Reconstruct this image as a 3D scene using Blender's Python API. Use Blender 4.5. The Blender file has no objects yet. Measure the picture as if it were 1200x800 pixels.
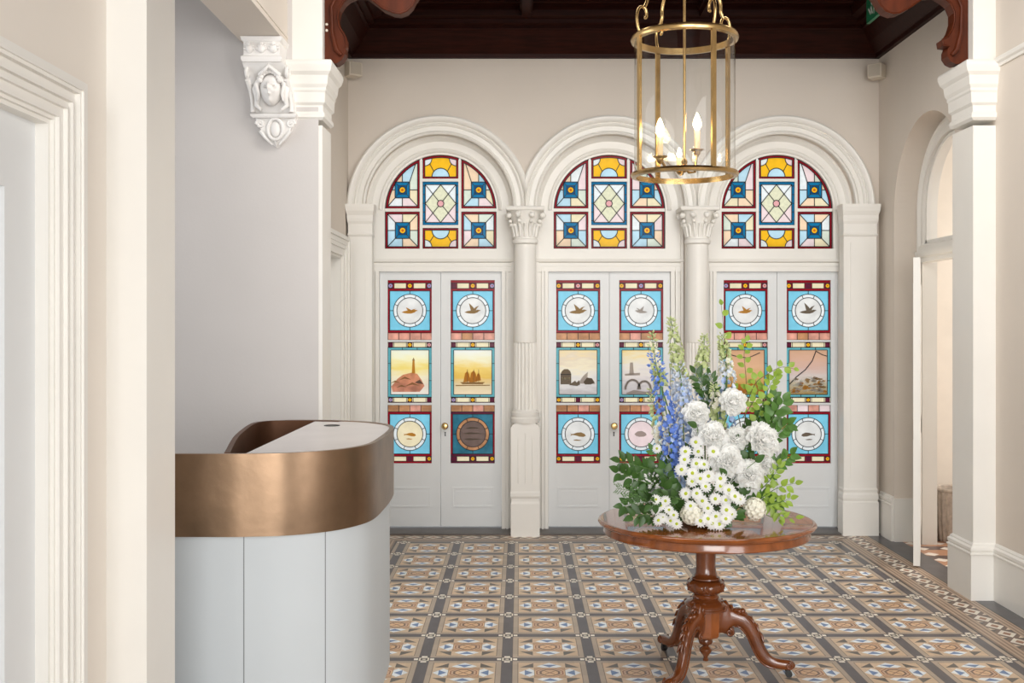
import bpy, bmesh, math, random
from mathutils import Vector, Matrix, Quaternion
PI = math.pi
S = bpy.context.scene
COL = S.collection
F, H, CX, CY = 1261.0, 1.65, 609.0, 382.0
def PX(px, Y): return (px - CX) * Y / F
def PZ(py, Y): return H - (py - CY) * Y / F
def FY(py): return F * H / (py - CY)

# ------------------------------------------------------------ camera / world / lights
cam = bpy.data.cameras.new('camera'); camo = bpy.data.objects.new('camera', cam); COL.objects.link(camo)
camo.location = (0, 0, H); camo.rotation_euler = (PI / 2, 0, 0)
cam.sensor_width = 36; cam.lens = F / 1200 * 36; cam.shift_x = -9 / 1200; cam.shift_y = -18 / 1200
cam.clip_start = .05
S.camera = camo
w = bpy.data.worlds.new('world'); S.world = w; w.use_nodes = True
w.node_tree.nodes['Background'].inputs[0].default_value = (.93, .97, 1, 1)
w.node_tree.nodes['Background'].inputs[1].default_value = 1.25
vs = S.view_settings
vs.view_transform = 'Standard'; vs.look = 'None'; vs.exposure = 0.0; vs.gamma = 1; vs.use_curve_mapping = False

def area(name, loc, target, sx, sy, power, color, spread=180):
    l = bpy.data.lights.new(name, 'AREA'); l.shape = 'RECTANGLE'; l.size = sx; l.size_y = sy
    l.energy = power; l.color = color; l.spread = math.radians(spread)
    o = bpy.data.objects.new(name, l); COL.objects.link(o); o.location = loc
    d = Vector(target) - Vector(loc); o.rotation_euler = d.to_track_quat('-Z', 'Y').to_euler()
    return o
area('daylight_entrance', (.7, -6.5, 2.2), (.75, 8, 1.7), 4.4, 3.2, 250, (1.0, .98, .955), 130)
area('daylight_alcove', (-3.9, 4.9, 2.2), (-1, 5.5, 1.6), 2.2, 2.6, 55, (.92, .955, 1.0))
area('added_ceiling_fill', (.75, 5.2, 3.9), (.75, 7.8, .6), 2.8, 1.0, 75, (1.0, .975, .94))  # added light out of view, lifts the back wall and floor
area('daylight_side_room', (5.4, 7.4, 2.2), (3.0, 7.9, 1.2), 1.8, 2.4, 75, (1.0, .965, .91))
area('added_right_fill', (2.80, 1.6, 2.0), (-1, 5.2, 1.0), 2.6, 2.6, 140, (.97, .98, 1.0))  # added fill before the solid right wall, brightens the near left side

# ------------------------------------------------------------ node helpers
def lin(c):
    if isinstance(c, str): c = tuple(int(c[i:i + 2], 16) for i in (0, 2, 4))
    r = []
    for v in c[:3]:
        v = v / 255
        r.append(v / 12.92 if v <= .04045 else ((v + .055) / 1.055) ** 2.4)
    return (*r, 1)
MATS = {}
def mat(name, c, rough=.5, metal=0, noise=0, scale=8, bump=0, bscale=40, coat=0, spec=.5, tr=None, stretch=None, sheen=0):
    if name in MATS: return MATS[name]
    m = bpy.data.materials.new(name); m.use_nodes = True; nt = m.node_tree
    p = nt.nodes['Principled BSDF']; c = lin(c)
    p.inputs['Base Color'].default_value = c; p.inputs['Roughness'].default_value = rough
    p.inputs['Metallic'].default_value = metal; p.inputs['Coat Weight'].default_value = coat
    p.inputs['Specular IOR Level'].default_value = spec
    tc = nt.nodes.new('ShaderNodeTexCoord'); mp = nt.nodes.new('ShaderNodeMapping')
    nt.links.new(tc.outputs['Object'], mp.inputs[0])
    if stretch: mp.inputs['Scale'].default_value = stretch
    if noise:
        n = nt.nodes.new('ShaderNodeTexNoise'); n.inputs['Scale'].default_value = scale; n.inputs['Detail'].default_value = 5
        nt.links.new(mp.outputs[0], n.inputs[0])
        mr = nt.nodes.new('ShaderNodeMapRange'); mr.inputs[1].default_value = .3; mr.inputs[2].default_value = .7
        mr.inputs[3].default_value = 1 - noise; mr.inputs[4].default_value = 1 + noise
        nt.links.new(n.outputs[0], mr.inputs[0])
        mx = nt.nodes.new('ShaderNodeVectorMath'); mx.operation = 'SCALE'; mx.inputs[0].default_value = c[:3]
        nt.links.new(mr.outputs[0], mx.inputs['Scale']); nt.links.new(mx.outputs[0], p.inputs['Base Color'])
    if bump:
        n = nt.nodes.new('ShaderNodeTexNoise'); n.inputs['Scale'].default_value = bscale; n.inputs['Detail'].default_value = 4
        nt.links.new(mp.outputs[0], n.inputs[0])
        b = nt.nodes.new('ShaderNodeBump'); b.inputs['Strength'].default_value = bump; b.inputs['Distance'].default_value = .01
        nt.links.new(n.outputs[0], b.inputs['Height']); nt.links.new(b.outputs[0], p.inputs['Normal'])
    if tr is not None:
        out = nt.nodes['Material Output']; t = nt.nodes.new('ShaderNodeBsdfTranslucent'); t.inputs[0].default_value = c
        ms = nt.nodes.new('ShaderNodeMixShader'); ms.inputs[0].default_value = tr
        nt.links.new(p.outputs[0], ms.inputs[1]); nt.links.new(t.outputs[0], ms.inputs[2]); nt.links.new(ms.outputs[0], out.inputs[0])
    MATS[name] = m; return m

def stained(name, c, noise=.08, ramp=None, z0=0, z1=1, nscale=14, warp=.25):
    """coloured glass lit by the sky behind it; ramp = painted colours from top to bottom"""
    if name in MATS: return MATS[name]
    m = bpy.data.materials.new(name); m.use_nodes = True; nt = m.node_tree
    p = nt.nodes['Principled BSDF']; out = nt.nodes['Material Output']
    p.inputs['Roughness'].default_value = .15
    tc = nt.nodes.new('ShaderNodeTexCoord')
    n = nt.nodes.new('ShaderNodeTexNoise'); n.inputs['Scale'].default_value = nscale; n.inputs['Detail'].default_value = 5
    nt.links.new(tc.outputs['Object'], n.inputs[0])
    t = nt.nodes.new('ShaderNodeBsdfTranslucent')
    if ramp:
        g = nt.nodes.new('ShaderNodeNewGeometry'); sp = nt.nodes.new('ShaderNodeSeparateXYZ'); nt.links.new(g.outputs['Position'], sp.inputs[0])
        mr = nt.nodes.new('ShaderNodeMapRange'); mr.inputs[1].default_value = z1; mr.inputs[2].default_value = z0
        nt.links.new(sp.outputs[2], mr.inputs[0])
        mp = nt.nodes.new('ShaderNodeMapping'); mp.inputs['Scale'].default_value = (9, 1, 34)
        nt.links.new(g.outputs['Position'], mp.inputs[0]); n.inputs['Scale'].default_value = 1
        nt.links.new(mp.outputs[0], n.inputs[0])
        ad = nt.nodes.new('ShaderNodeMath'); ad.operation = 'MULTIPLY_ADD'; ad.inputs[1].default_value = warp
        sb = nt.nodes.new('ShaderNodeMath'); sb.operation = 'SUBTRACT'; sb.inputs[1].default_value = .5
        nt.links.new(n.outputs[0], sb.inputs[0]); nt.links.new(sb.outputs[0], ad.inputs[0]); nt.links.new(mr.outputs[0], ad.inputs[2])
        cr = nt.nodes.new('ShaderNodeValToRGB'); e = cr.color_ramp.elements
        e[0].position = 0; e[0].color = lin(ramp[0]); e[1].position = 1; e[1].color = lin(ramp[-1])
        for i in range(1, len(ramp) - 1):
            x = e.new(i / (len(ramp) - 1)); x.color = lin(ramp[i])
        nt.links.new(ad.outputs[0], cr.inputs[0]); csock = cr.outputs[0]
    else:
        mr = nt.nodes.new('ShaderNodeMapRange'); mr.inputs[1].default_value = .3; mr.inputs[2].default_value = .7
        mr.inputs[3].default_value = 1 - noise; mr.inputs[4].default_value = 1 + noise; nt.links.new(n.outputs[0], mr.inputs[0])
        mx = nt.nodes.new('ShaderNodeVectorMath'); mx.operation = 'SCALE'; mx.inputs[0].default_value = lin(c)[:3]
        nt.links.new(mr.outputs[0], mx.inputs['Scale']); csock = mx.outputs[0]
    nt.links.new(csock, t.inputs[0]); nt.links.new(csock, p.inputs['Base Color'])
    ms = nt.nodes.new('ShaderNodeMixShader'); ms.inputs[0].default_value = .86
    nt.links.new(p.outputs[0], ms.inputs[1]); nt.links.new(t.outputs[0], ms.inputs[2]); nt.links.new(ms.outputs[0], out.inputs[0])
    MATS[name] = m; return m

# ------------------------------------------------------------ mesh builder
class B:
    def __init__(s): s.v = []; s.f = []; s.mi = []; s.m = 0; s.sm = []; s.smooth = False
    def face(s, idx): s.f.append(tuple(idx)); s.mi.append(s.m); s.sm.append(s.smooth)
    def pts(s, ps):
        b = len(s.v); s.v += [tuple(p) for p in ps]; return list(range(b, b + len(ps)))
    def poly(s, ps): s.face(s.pts(ps))
    def box(s, x0, x1, y0, y1, z0, z1):
        i = s.pts([(x0,y0,z0),(x1,y0,z0),(x1,y1,z0),(x0,y1,z0),(x0,y0,z1),(x1,y0,z1),(x1,y1,z1),(x0,y1,z1)])
        for q in ((0,3,2,1),(4,5,6,7),(0,1,5,4),(1,2,6,5),(2,3,7,6),(3,0,4,7)): s.face([i[k] for k in q])
    def loft(s, rings, closed=True, cap0=True, cap1=True):
        idx = [s.pts(r) for r in rings]; n = len(rings[0])
        for a, b in zip(idx, idx[1:]):
            for k in range(n if closed else n - 1):
                k2 = (k + 1) % n; s.face((a[k], a[k2], b[k2], b[k]))
        if closed and cap0: s.face(idx[0][::-1])
        if closed and cap1: s.face(idx[-1])
        return idx
    def rects(s, x0, x1, y0, y1, lev, ey=1, ex=1):
        """stack of rectangles: lev = [(z, expand)]"""
        s.loft([[(x0-e*ex,y0-e*ey,z),(x1+e*ex,y0-e*ey,z),(x1+e*ex,y1+e*ey,z),(x0-e*ex,y1+e*ey,z)] for z, e in lev])
    def lathe(s, prof, cx=0, cy=0, n=32, cap=True, a0=0, sq=None):
        s.loft([[(cx + r * math.cos(a0+2*PI*k/n), cy + r * math.sin(a0+2*PI*k/n), z) for k in range(n)] for r, z in prof], True, cap, cap)
    def tube(s, path, r, n=8, caps=True, flat=None):
        path = [Vector(p) for p in path]; rr = r if isinstance(r, (list, tuple)) else [r] * len(path)
        rings = []; up = None
        for i, p in enumerate(path):
            t = (path[min(i+1, len(path)-1)] - path[max(i-1, 0)]).normalized()
            if up is None:
                up = Vector((0, 0, 1)) if abs(t.z) < .9 else Vector((0, 1, 0))
            x = t.cross(up).normalized(); up = x.cross(t).normalized()
            fl = flat if flat else 1
            rings.append([p + x * (rr[i] * math.cos(2*PI*k/n)) + up * (rr[i] * fl * math.sin(2*PI*k/n)) for k in range(n)])
        s.loft(rings, True, caps, caps)
    def ball(s, c, r, nu=12, nv=8, sc=(1,1,1)):
        rings = []
        for j in range(1, nv):
            a = PI * j / nv - PI / 2
            rings.append([(c[0] + sc[0]*r*math.cos(a)*math.cos(2*PI*k/nu), c[1] + sc[1]*r*math.cos(a)*math.sin(2*PI*k/nu), c[2] + sc[2]*r*math.sin(a)) for k in range(nu)])
        idx = s.loft(rings, True, False, False)
        b = s.pts([(c[0], c[1], c[2]-r*sc[2]), (c[0], c[1], c[2]+r*sc[2])])
        for k in range(nu):
            s.face((b[0], idx[0][(k+1) % nu], idx[0][k])); s.face((b[1], idx[-1][k], idx[-1][(k+1) % nu]))
    def prism(s, poly, fn, d0, d1):
        """poly of (a,b); fn(a,b,d)->xyz ; ngon caps"""
        i = s.pts([fn(a, b, d0) for a, b in poly]); j = s.pts([fn(a, b, d1) for a, b in poly]); n = len(poly)
        s.face(i[::-1]); s.face(j)
        for k in range(n): s.face((i[k], i[(k+1) % n], j[(k+1) % n], j[k]))
    def extr(s, prof, p0, p1, nrm, cap=True):
        """profile [(out,z)] swept from p0 to p1 (xy), out along nrm"""
        s.loft([[(p[0] + nrm[0]*o, p[1] + nrm[1]*o, z) for o, z in prof] for p in (p0, p1)], True, cap, cap)
    def clampy(s, y): s.v = [(a, min(c, y), d) for a, c, d in s.v]; return s
    def build(s, name, mats, parent=None, smooth=None, loc=None, fix=True):
        me = bpy.data.meshes.new(name); me.from_pydata(s.v, [], s.f)
        if not isinstance(mats, (list, tuple)): mats = [mats]
        for m in mats: me.materials.append(m)
        me.polygons.foreach_set('material_index', s.mi)
        me.polygons.foreach_set('use_smooth', [bool(x) for x in s.sm])
        if fix:
            bm = bmesh.new(); bm.from_mesh(me); bmesh.ops.recalc_face_normals(bm, faces=bm.faces); bm.to_mesh(me); bm.free()
        if smooth is not None:
            me.polygons.foreach_set('use_smooth', [True] * len(me.polygons))
            me.set_sharp_from_angle(angle=math.radians(smooth))
        o = bpy.data.objects.new(name, me); COL.objects.link(o)
        if parent: o.parent = parent
        if loc: o.location = loc
        return o
def tag(o, label, cat, group=None, kind=None):
    if label: o['label'] = label
    if cat: o['category'] = cat
    if group: o['group'] = group
    if kind: o['kind'] = kind
    return o
def thing(name, label, cat, loc=(0,0,0), group=None, kind=None, rz=0):
    o = bpy.data.objects.new(name, None); COL.objects.link(o); o.location = loc; o.rotation_euler = (0, 0, rz)
    o.empty_display_size = .05
    return tag(o, label, cat, group, kind)
def struct(name, b, m, label=None, smooth=None, parent=None):
    o = b.build(name, m, parent, smooth)
    if not parent: o['kind'] = 'structure'
    if label: o['label'] = label
    return o

# ------------------------------------------------------------ materials
WALL = mat('wall_paint', (218,208,196), .75, noise=.025, scale=1.6, bump=.06, bscale=60)
WALLG = mat('wall_paint_grey', (203,198,194), .75, noise=.03, scale=1.4, bump=.06, bscale=60)
TRIM = mat('trim_paint', (234,231,224), .42, noise=.02, scale=3)
DOORP = mat('door_paint', (222,224,224), .38, noise=.015, scale=4)
WOOD_D = mat('dark_ceiling_timber', (44,15,8), .5, noise=.35, scale=5, stretch=(1,12,6), spec=.12)
WOOD_B = mat('bracket_timber', (80,34,14), .45, noise=.3, scale=6, stretch=(3,3,1), spec=.2)
WOOD_T = mat('polished_walnut', (132,72,32), .16, noise=.32, scale=7, stretch=(1,5,1), coat=.45)
WOOD_C = mat('carved_walnut', (106,55,24), .2, noise=.28, scale=9, coat=.4)
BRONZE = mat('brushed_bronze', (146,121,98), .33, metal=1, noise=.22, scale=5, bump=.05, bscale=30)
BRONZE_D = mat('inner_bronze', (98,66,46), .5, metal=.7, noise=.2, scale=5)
MARBLE = mat('counter_stone', (226,220,217), .3, noise=.05, scale=5)
DESKP = mat('desk_panel_paint', (198,204,207), .55, noise=.012, scale=3)
BRASS = mat('aged_brass', (200,168,114), .26, metal=1, noise=.15, scale=20)
PLASTER = mat('corbel_plaster', (233,230,226), .5)
LEAD = mat('window_lead', (30,32,34), .5, metal=.4)
BLACK = mat('black_metal', (22,21,21), .4)
PLASTIC = mat('cream_plastic', (214,204,188), .45)
GROUND = mat('threshold_slate', (92,86,82), .45, noise=.15, scale=9)

# ------------------------------------------------------------ floor shader
def floor_material():
    m = bpy.data.materials.new('encaustic_tile_floor'); m.use_nodes = True; nt = m.node_tree; L = nt.links
    p = nt.nodes['Principled BSDF']
    def sk(x, inp):
        if isinstance(x, (int, float)): inp.default_value = x
        else: L.new(x, inp)
    def M(op, a, b=0, c=None):
        n = nt.nodes.new('ShaderNodeMath'); n.operation = op; sk(a, n.inputs[0]); sk(b, n.inputs[1])
        if c is not None: sk(c, n.inputs[2])
        return n.outputs[0]
    lt = lambda a, b: M('LESS_THAN', a, b); gt = lambda a, b: M('GREATER_THAN', a, b)
    AND = lambda *k: __import__('functools').reduce(lambda x, y: M('MULTIPLY', x, y), k)
    OR = lambda a, b: M('MAXIMUM', a, b); ab = lambda a: M('ABSOLUTE', a)
    sub = lambda a, b: M('SUBTRACT', a, b); add = lambda a, b: M('ADD', a, b); mul = lambda a, b: M('MULTIPLY', a, b)
    g = nt.nodes.new('ShaderNodeNewGeometry'); sp = nt.nodes.new('ShaderNodeSeparateXYZ'); L.new(g.outputs['Position'], sp.inputs[0])
    X, Y = sp.outputs[0], sp.outputs[1]; P = .4118
    u = M('DIVIDE', add(X, .0622), P); v = M('DIVIDE', sub(Y, 5.332), P)
    fu = sub(M('FRACT', u), .5); fv = sub(M('FRACT', v), .5)
    a, b = ab(fu), ab(fv)
    mxab = M('MAXIMUM', a, b)
    state = {'c': None}
    def rgb(c):
        n = nt.nodes.new('ShaderNodeRGB'); n.outputs[0].default_value = lin(c); return n.outputs[0]
    state['c'] = rgb((204,180,152))
    def layer(mask, c):
        n = nt.nodes.new('ShaderNodeMix'); n.data_type = 'RGBA'
        L.new(mask, n.inputs[0]); L.new(state['c'], n.inputs[6])
        if hasattr(c, 'links') or not isinstance(c, tuple): L.new(c, n.inputs[7])
        else: n.inputs[7].default_value = lin(c)
        state['c'] = n.outputs[2]
    inner = lt(mxab, .18)
    layer(AND(gt(a, .18), gt(b, .18)), (202,176,146))
    for s, t in ((a, b), (b, a)):       # kites with blue triangles
        mid = AND(gt(s, .18), lt(t, .17))
        kite = lt(add(M('DIVIDE', ab(sub(s, .235)), .125), M('DIVIDE', t, .15)), 1)
        layer(AND(mid, kite), (228,233,236))
        tri = AND(gt(s, .195), lt(s, .29), lt(t, mul(sub(s, .195), 1.0)))
        layer(AND(mid, tri), (98,128,170))
    cor = lt(add(a, b), .535)
    layer(AND(gt(a, .188), gt(b, .188), cor), (92,86,80))
    oc = M('MAXIMUM', mxab, mul(add(a, b), .72))
    layer(inner, (196,166,138))
    layer(AND(inner, gt(oc, .15)), (214,184,146))
    layer(AND(inner, gt(oc, .142), lt(oc, .158)), (150,98,74))
    layer(AND(lt(oc, .118), gt(oc, .094)), (112,82,66))
    layer(lt(oc, .094), (212,176,136))
    layer(AND(lt(ab(sub(a, b)), .012), lt(oc, .08)), (150,108,84))
    layer(AND(gt(oc, .172), inner), (184,146,114))
    layer(AND(gt(mxab, .176), lt(mxab, .182)), (150,124,98))
    layer(gt(mxab, .365), (118,102,90))
    layer(gt(mxab, .374), (172,156,138))
    layer(gt(mxab, .432), (96,82,78))
    layer(gt(mxab, .438), (84,80,84))
    na, nb = sub(.5, a), sub(.5, b); mn = M('MAXIMUM', na, nb)
    layer(lt(mn, .068), (62,56,56))
    layer(lt(mn, .060), (226,218,200))
    layer(lt(mn, .042), (84,76,74))
    layer(lt(mn, .018), (214,206,190))
    for s, t in ((na, nb), (nb, na)):
        layer(AND(gt(s, .066), lt(s, .130), lt(t, .044)), (62,56,56))
        layer(AND(gt(s, .072), lt(s, .122), lt(t, .035)), (236,228,214))
    # ---- border, distance outside the field
    dX = M('MAXIMUM', sub(X, 2.409), sub(-.886, X)); dY = sub(Y, 8.211)
    d = M('MAXIMUM', dX, dY)
    alongY = gt(dX, dY)
    s = add(mul(alongY, Y), mul(sub(1, alongY), X))
    isb = gt(d, .052)
    layer(isb, (174,150,126))
    st = M('FRACT', mul(d, 38))
    layer(AND(isb, gt(st, .55)), (130,108,92))
    layer(AND(isb, lt(d, .066)), (70,62,60))
    band = AND(gt(d, .150), lt(d, .262))
    layer(band, (108,88,76))
    q = sub(M('FRACT', M('DIVIDE', s, .15)), .5); r = M('DIVIDE', sub(d, .206), .112)
    aq, ar = ab(q), ab(r)
    layer(AND(band, lt(add(mul(aq, 1.0), ar), .46)), (222,214,200))
    layer(AND(band, lt(add(mul(aq, 1.0), ar), .22)), (150,104,76))
    layer(AND(band, gt(add(aq, ar), .70), gt(q, 0)), (72,66,64))
    layer(AND(band, gt(add(aq, ar), .74), lt(q, 0)), (206,190,168))
    layer(gt(d, .335), (84,82,84))
    layer(AND(gt(d, .325), lt(d, .335)), (60,56,55))
    # side room: plain strips beyond the doorway
    sr = gt(X, 2.93)
    layer(sr, (176,132,104))
    layer(AND(sr, gt(M('FRACT', mul(Y, 3.1)), .62)), (96,80,76))
    layer(AND(sr, lt(add(ab(sub(M('FRACT', mul(X, 5.2)), .5)), ab(sub(M('FRACT', mul(Y, 5.2)), .5))), .3)), (226,216,206))
    # wear
    n = nt.nodes.new('ShaderNodeTexNoise'); n.inputs['Scale'].default_value = 5; n.inputs['Detail'].default_value = 6
    L.new(g.outputs['Position'], n.inputs[0])
    n2 = nt.nodes.new('ShaderNodeTexWhiteNoise'); n2.noise_dimensions = '2D'
    cb = nt.nodes.new('ShaderNodeCombineXYZ')
    L.new(M('FLOOR', mul(u, 5)), cb.inputs[0]); L.new(M('FLOOR', mul(v, 5)), cb.inputs[1]); L.new(cb.outputs[0], n2.inputs['Vector'])
    val = add(.94, add(mul(n.outputs[0], .26), mul(n2.outputs[0], .16)))
    vm = nt.nodes.new('ShaderNodeVectorMath'); vm.operation = 'SCALE'; L.new(state['c'], vm.inputs[0]); L.new(val, vm.inputs['Scale'])
    L.new(vm.outputs[0], p.inputs['Base Color'])
    L.new(add(.26, mul(n.outputs[0], .2)), p.inputs['Roughness'])
    return m
b = B(); b.box(-4.2, 6.2, -2.2, 9.6, -.12, 0)
struct('floor', b, floor_material(), 'patterned encaustic tile floor of the entrance hall')

# ------------------------------------------------------------ room shell
YW, YD = 8.60, 8.72          # wall face, door-frame plane
XR, XL = 2.871, -1.371
BAYS = [-.641, .728, 2.089]; RO = .60; ZS = 2.59; ZC = 3.785
def arc(cx, cz, r, n=48, a0=0, a1=PI): return [(cx + r*math.cos(a0+(a1-a0)*k/n), cz + r*math.sin(a0+(a1-a0)*k/n)) for k in range(n+1)]
b = B()
edges = [XL-.25, (BAYS[0]+BAYS[1])/2, (BAYS[1]+BAYS[2])/2, XR+.2]
NA = 48
for i, c in enumerate(BAYS):
    e0, e1 = edges[i], edges[i+1]
    for Yp in (YW, YW+.30):
        b.poly([(e0,Yp,0),(c-RO,Yp,0),(c-RO,Yp,ZS),(e0,Yp,ZS)]); b.poly([(c+RO,Yp,0),(e1,Yp,0),(e1,Yp,ZS),(c+RO,Yp,ZS)])
        A = arc(c, ZS, RO, NA)
        for k in range(NA):
            (x1,z1),(x2,z2) = A[k], A[k+1]
            b.poly([(x1,Yp,z1),(x1,Yp,4.15),(x2,Yp,4.15),(x2,Yp,z2)])
        b.poly([(e0,Yp,ZS),(c-RO,Yp,ZS),(c-RO,Yp,4.15),(e0,Yp,4.15)]); b.poly([(c+RO,Yp,ZS),(e1,Yp,ZS),(e1,Yp,4.15),(c+RO,Yp,4.15)])
    path = [(c+RO,0)] + arc(c, ZS, RO, NA) + [(c-RO,0)]
    for (x1,z1),(x2,z2) in zip(path, path[1:]): b.poly([(x1,YW,z1),(x2,YW,z2),(x2,YW+.30,z2),(x1,YW+.30,z1)])
struct('wall_back', b, WALL, 'cream plaster end wall pierced by three arched doorways')

# archivolts
HS = [(-.73, .6845), (-.6845, .6805), (-.6805, .73)]
prof = [(.605,YD),(.605,8.64),(.590,8.60),(.590,8.565),(.602,8.555),(.614,8.565),(.618,8.575),(.652,8.575),(.655,8.56),(.668,8.548),(.680,8.556),(.684,8.54),(.704,8.522),(.720,8.520),(.732,8.530),(.732,YW+.01)]
for i, c in enumerate(BAYS):
    b = B(); lo, hi = HS[i]; rings = []
    for k in range(NA*2+1):
        a = PI*k/(NA*2)
        rings.append([(c + min(max(r*math.cos(a), lo), hi), y, ZS + r*math.sin(a)) for r, y in prof])
    b.loft(rings, False)
    struct('trim_%d' % (i+1), b, TRIM, '%s moulded white round arch surround over the double doors' % ['left','middle','right'][i], smooth=35)

# ------------------------------------------------------------ stained glass toolkit (2D, metres, convex pieces)
G = dict(
 red=stained('ruby_glass', (150,24,38)), blue=stained('sky_blue_glass', (128,200,222)), dblue=stained('deep_blue_glass', (26,116,160)),
 navy=stained('navy_glass', (18,84,128)), teal=stained('teal_glass', (104,178,186)), white=stained('clear_white_glass', (236,238,236), nscale=30),
 cream=stained('cream_glass', (240,224,186)), pink=stained('blush_glass', (240,216,214)), peach=stained('peach_glass', (246,214,180)),
 pale=stained('pale_blue_glass', (190,220,232)), yellow=stained('amber_glass', (250,190,40)), mint=stained('pale_green_glass', (220,226,208)),
 orange=stained('orange_glass', (206,104,32)), rose=stained('rose_tile_glass', (216,154,134), noise=.3), tan=stained('tan_glass', (190,136,96), noise=.3),
 disc=stained('painted_roundel_glass', (228,224,218), noise=.12, nscale=9), plum=stained('plum_glass', (96,34,54)), violet=stained('violet_jewel', (176,160,200)),
 dteal=stained('shaded_teal_glass', (52,110,128), noise=.25), brown=stained('shaded_brown_glass', (112,92,84), noise=.15), lat=stained('lattice_cream_glass', (226,222,190), noise=.1, nscale=40),
 rosy=stained('pink_jewel', (232,170,170)), sil=mat('painted_sepia', (158,128,84), .5, tr=.6), sil2=mat('painted_umber', (116,102,86), .5, tr=.6),
 sil3=mat('painted_grey', (178,168,160), .5, tr=.6), gold=mat('painted_gold', (196,140,58), .5, tr=.7), lead=LEAD)
GK = list(G); GM = [G[k] for k in GK]
def clip(poly, conv):
    """Sutherland-Hodgman, conv counter-clockwise"""
    out = poly
    for i in range(len(conv)):
        a, c = conv[i], conv[(i+1) % len(conv)]
        ins = lambda p: (c[0]-a[0])*(p[1]-a[1]) - (c[1]-a[1])*(p[0]-a[0]) >= -1e-9
        res = []
        for j in range(len(out)):
            p, q = out[j-1], out[j]; ip, iq = ins(p), ins(q)
            if ip != iq:
                d1 = (c[0]-a[0])*(p[1]-a[1]) - (c[1]-a[1])*(p[0]-a[0]); d2 = (c[0]-a[0])*(q[1]-a[1]) - (c[1]-a[1])*(q[0]-a[0])
                t = d1/(d1-d2); res.append((p[0]+(q[0]-p[0])*t, p[1]+(q[1]-p[1])*t))
            if iq: res.append(q)
        out = res
        if len(out) < 3: return []
    return out
def rect(x0, y0, x1, y1): return [(x0,y0),(x1,y0),(x1,y1),(x0,y1)]
def circ(cx, cy, r, n=32): return [(cx+r*math.cos(2*PI*k/n), cy+r*math.sin(2*PI*k/n)) for k in range(n)]
class Glass:
    """pattern drawn in (x,z) at depth y=0 (front towards -y); fn maps local units to metres"""
    def __init__(s, fn, y): s.b = B(); s.fn = fn; s.y = y
    def piece(s, poly, c, conv=None, off=0):
        if conv: poly = clip(poly, conv)
        if len(poly) < 3: return
        s.b.m = GK.index(c); s.b.poly([(*[s.fn(*p)[0]], s.y - off, s.fn(*p)[1]) for p in poly])
    def ring(s, outer, inner, c):
        cx = sum(p[0] for p in inner)/len(inner); cy = sum(p[1] for p in inner)/len(inner)
        angs = sorted(math.atan2(p[1]-cy, p[0]-cx) for p in outer + inner)
        def hit(poly, a):
            d = (math.cos(a), math.sin(a)); best = 0
            for i in range(len(poly)):
                p, q = poly[i], poly[(i+1) % len(poly)]
                ex, ey = q[0]-p[0], q[1]-p[1]; den = d[0]*ey - d[1]*ex
                if abs(den) < 1e-12: continue
                t = ((p[0]-cx)*ey - (p[1]-cy)*ex)/den; u = ((p[0]-cx)*d[1] - (p[1]-cy)*d[0])/den
                if t > 0 and -1e-6 <= u <= 1+1e-6: best = max(best, t)
            return (cx+d[0]*best, cy+d[1]*best)
        for i in range(len(angs)):
            a0, a1 = angs[i], angs[(i+1) % len(angs)]
            if (a1-a0) % (2*PI) < 1e-5: continue
            s.piece([hit(inner,a0), hit(outer,a0), hit(outer,a1), hit(inner,a1)], c)
    def line(s, p, q, w=1.6, conv=None, c='lead', off=.003):
        w = w*1.35
        if conv:
            r = clip([p, q, ((p[0]+q[0])/2+1e-4, (p[1]+q[1])/2+1e-4)], conv)
            if len(r) < 2: return
            r.sort(key=lambda t: (t[0]-p[0])**2+(t[1]-p[1])**2); p, q = r[0], r[-1]
        d = Vector((q[0]-p[0], q[1]-p[1]));
        if d.length < 1e-6: return
        n = Vector((-d.y, d.x)).normalized()*w/2
        s.b.m = GK.index(c)
        P4 = [(p[0]+n.x,p[1]+n.y),(p[0]-n.x,p[1]-n.y),(q[0]-n.x,q[1]-n.y),(q[0]+n.x,q[1]+n.y)]
        s.b.prism(P4, lambda a, c_, d_: (s.fn(a,c_)[0], d_, s.fn(a,c_)[1]), s.y-off, s.y+off)
    def poly_line(s, pts, w=1.6, closed=False):
        for p, q in zip(pts, pts[1:] + ([pts[0]] if closed else [])): s.line(p, q, w)
    def jewel(s, cx, cy, r, bg, c, h=None):
        h = h or r*1.25
        s.ring(rect(cx-h, cy-h, cx+h, cy+h), circ(cx, cy, r, 12), bg); s.piece(circ(cx, cy, r, 12), c)
        s.piece(circ(cx, cy, r*.35, 8), 'orange', off=.001)
        s.poly_line(circ(cx, cy, r, 12), 1.0, True)

# ---------------- door leaf panes (local units: 502 per metre; x 0..180, y 0..747 downwards)
def strip(g, y0, y1, bg, cols, border=None):
    """row of jewels and cream bars between x=0..180"""
    ym = (y0+y1)/2; h = (y1-y0)/2
    js = [(11, cols[0]), (90, cols[1]), (169, cols[2])]
    for cx, c in js:
        g.jewel(cx, ym, h*.82, 'plum' if bg == 'red' else 'plum', c, h) if c != 'x' else g.piece(rect(cx-h, y0, cx+h, y1), 'plum')
    prev = 0
    for lo, hi in ((11+h, 90-h), (90+h, 169-h)):
        g.piece(rect(lo, y0, lo+4, y1), bg); g.piece(rect(hi-4, y0, hi, y1), bg); g.piece(rect(lo+4, y0, hi-4, y1), 'cream')
        g.line((lo+4, y0), (lo+4, y1), 1.4); g.line((hi-4, y0), (hi-4, y1), 1.4)
    if 11-h > 0: g.piece(rect(0, y0, 11-h, y1), bg); g.piece(rect(169+h, y0, 180, y1), bg)
    g.line((0,y0),(180,y0),1.6); g.line((0,y1),(180,y1),1.6)
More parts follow.
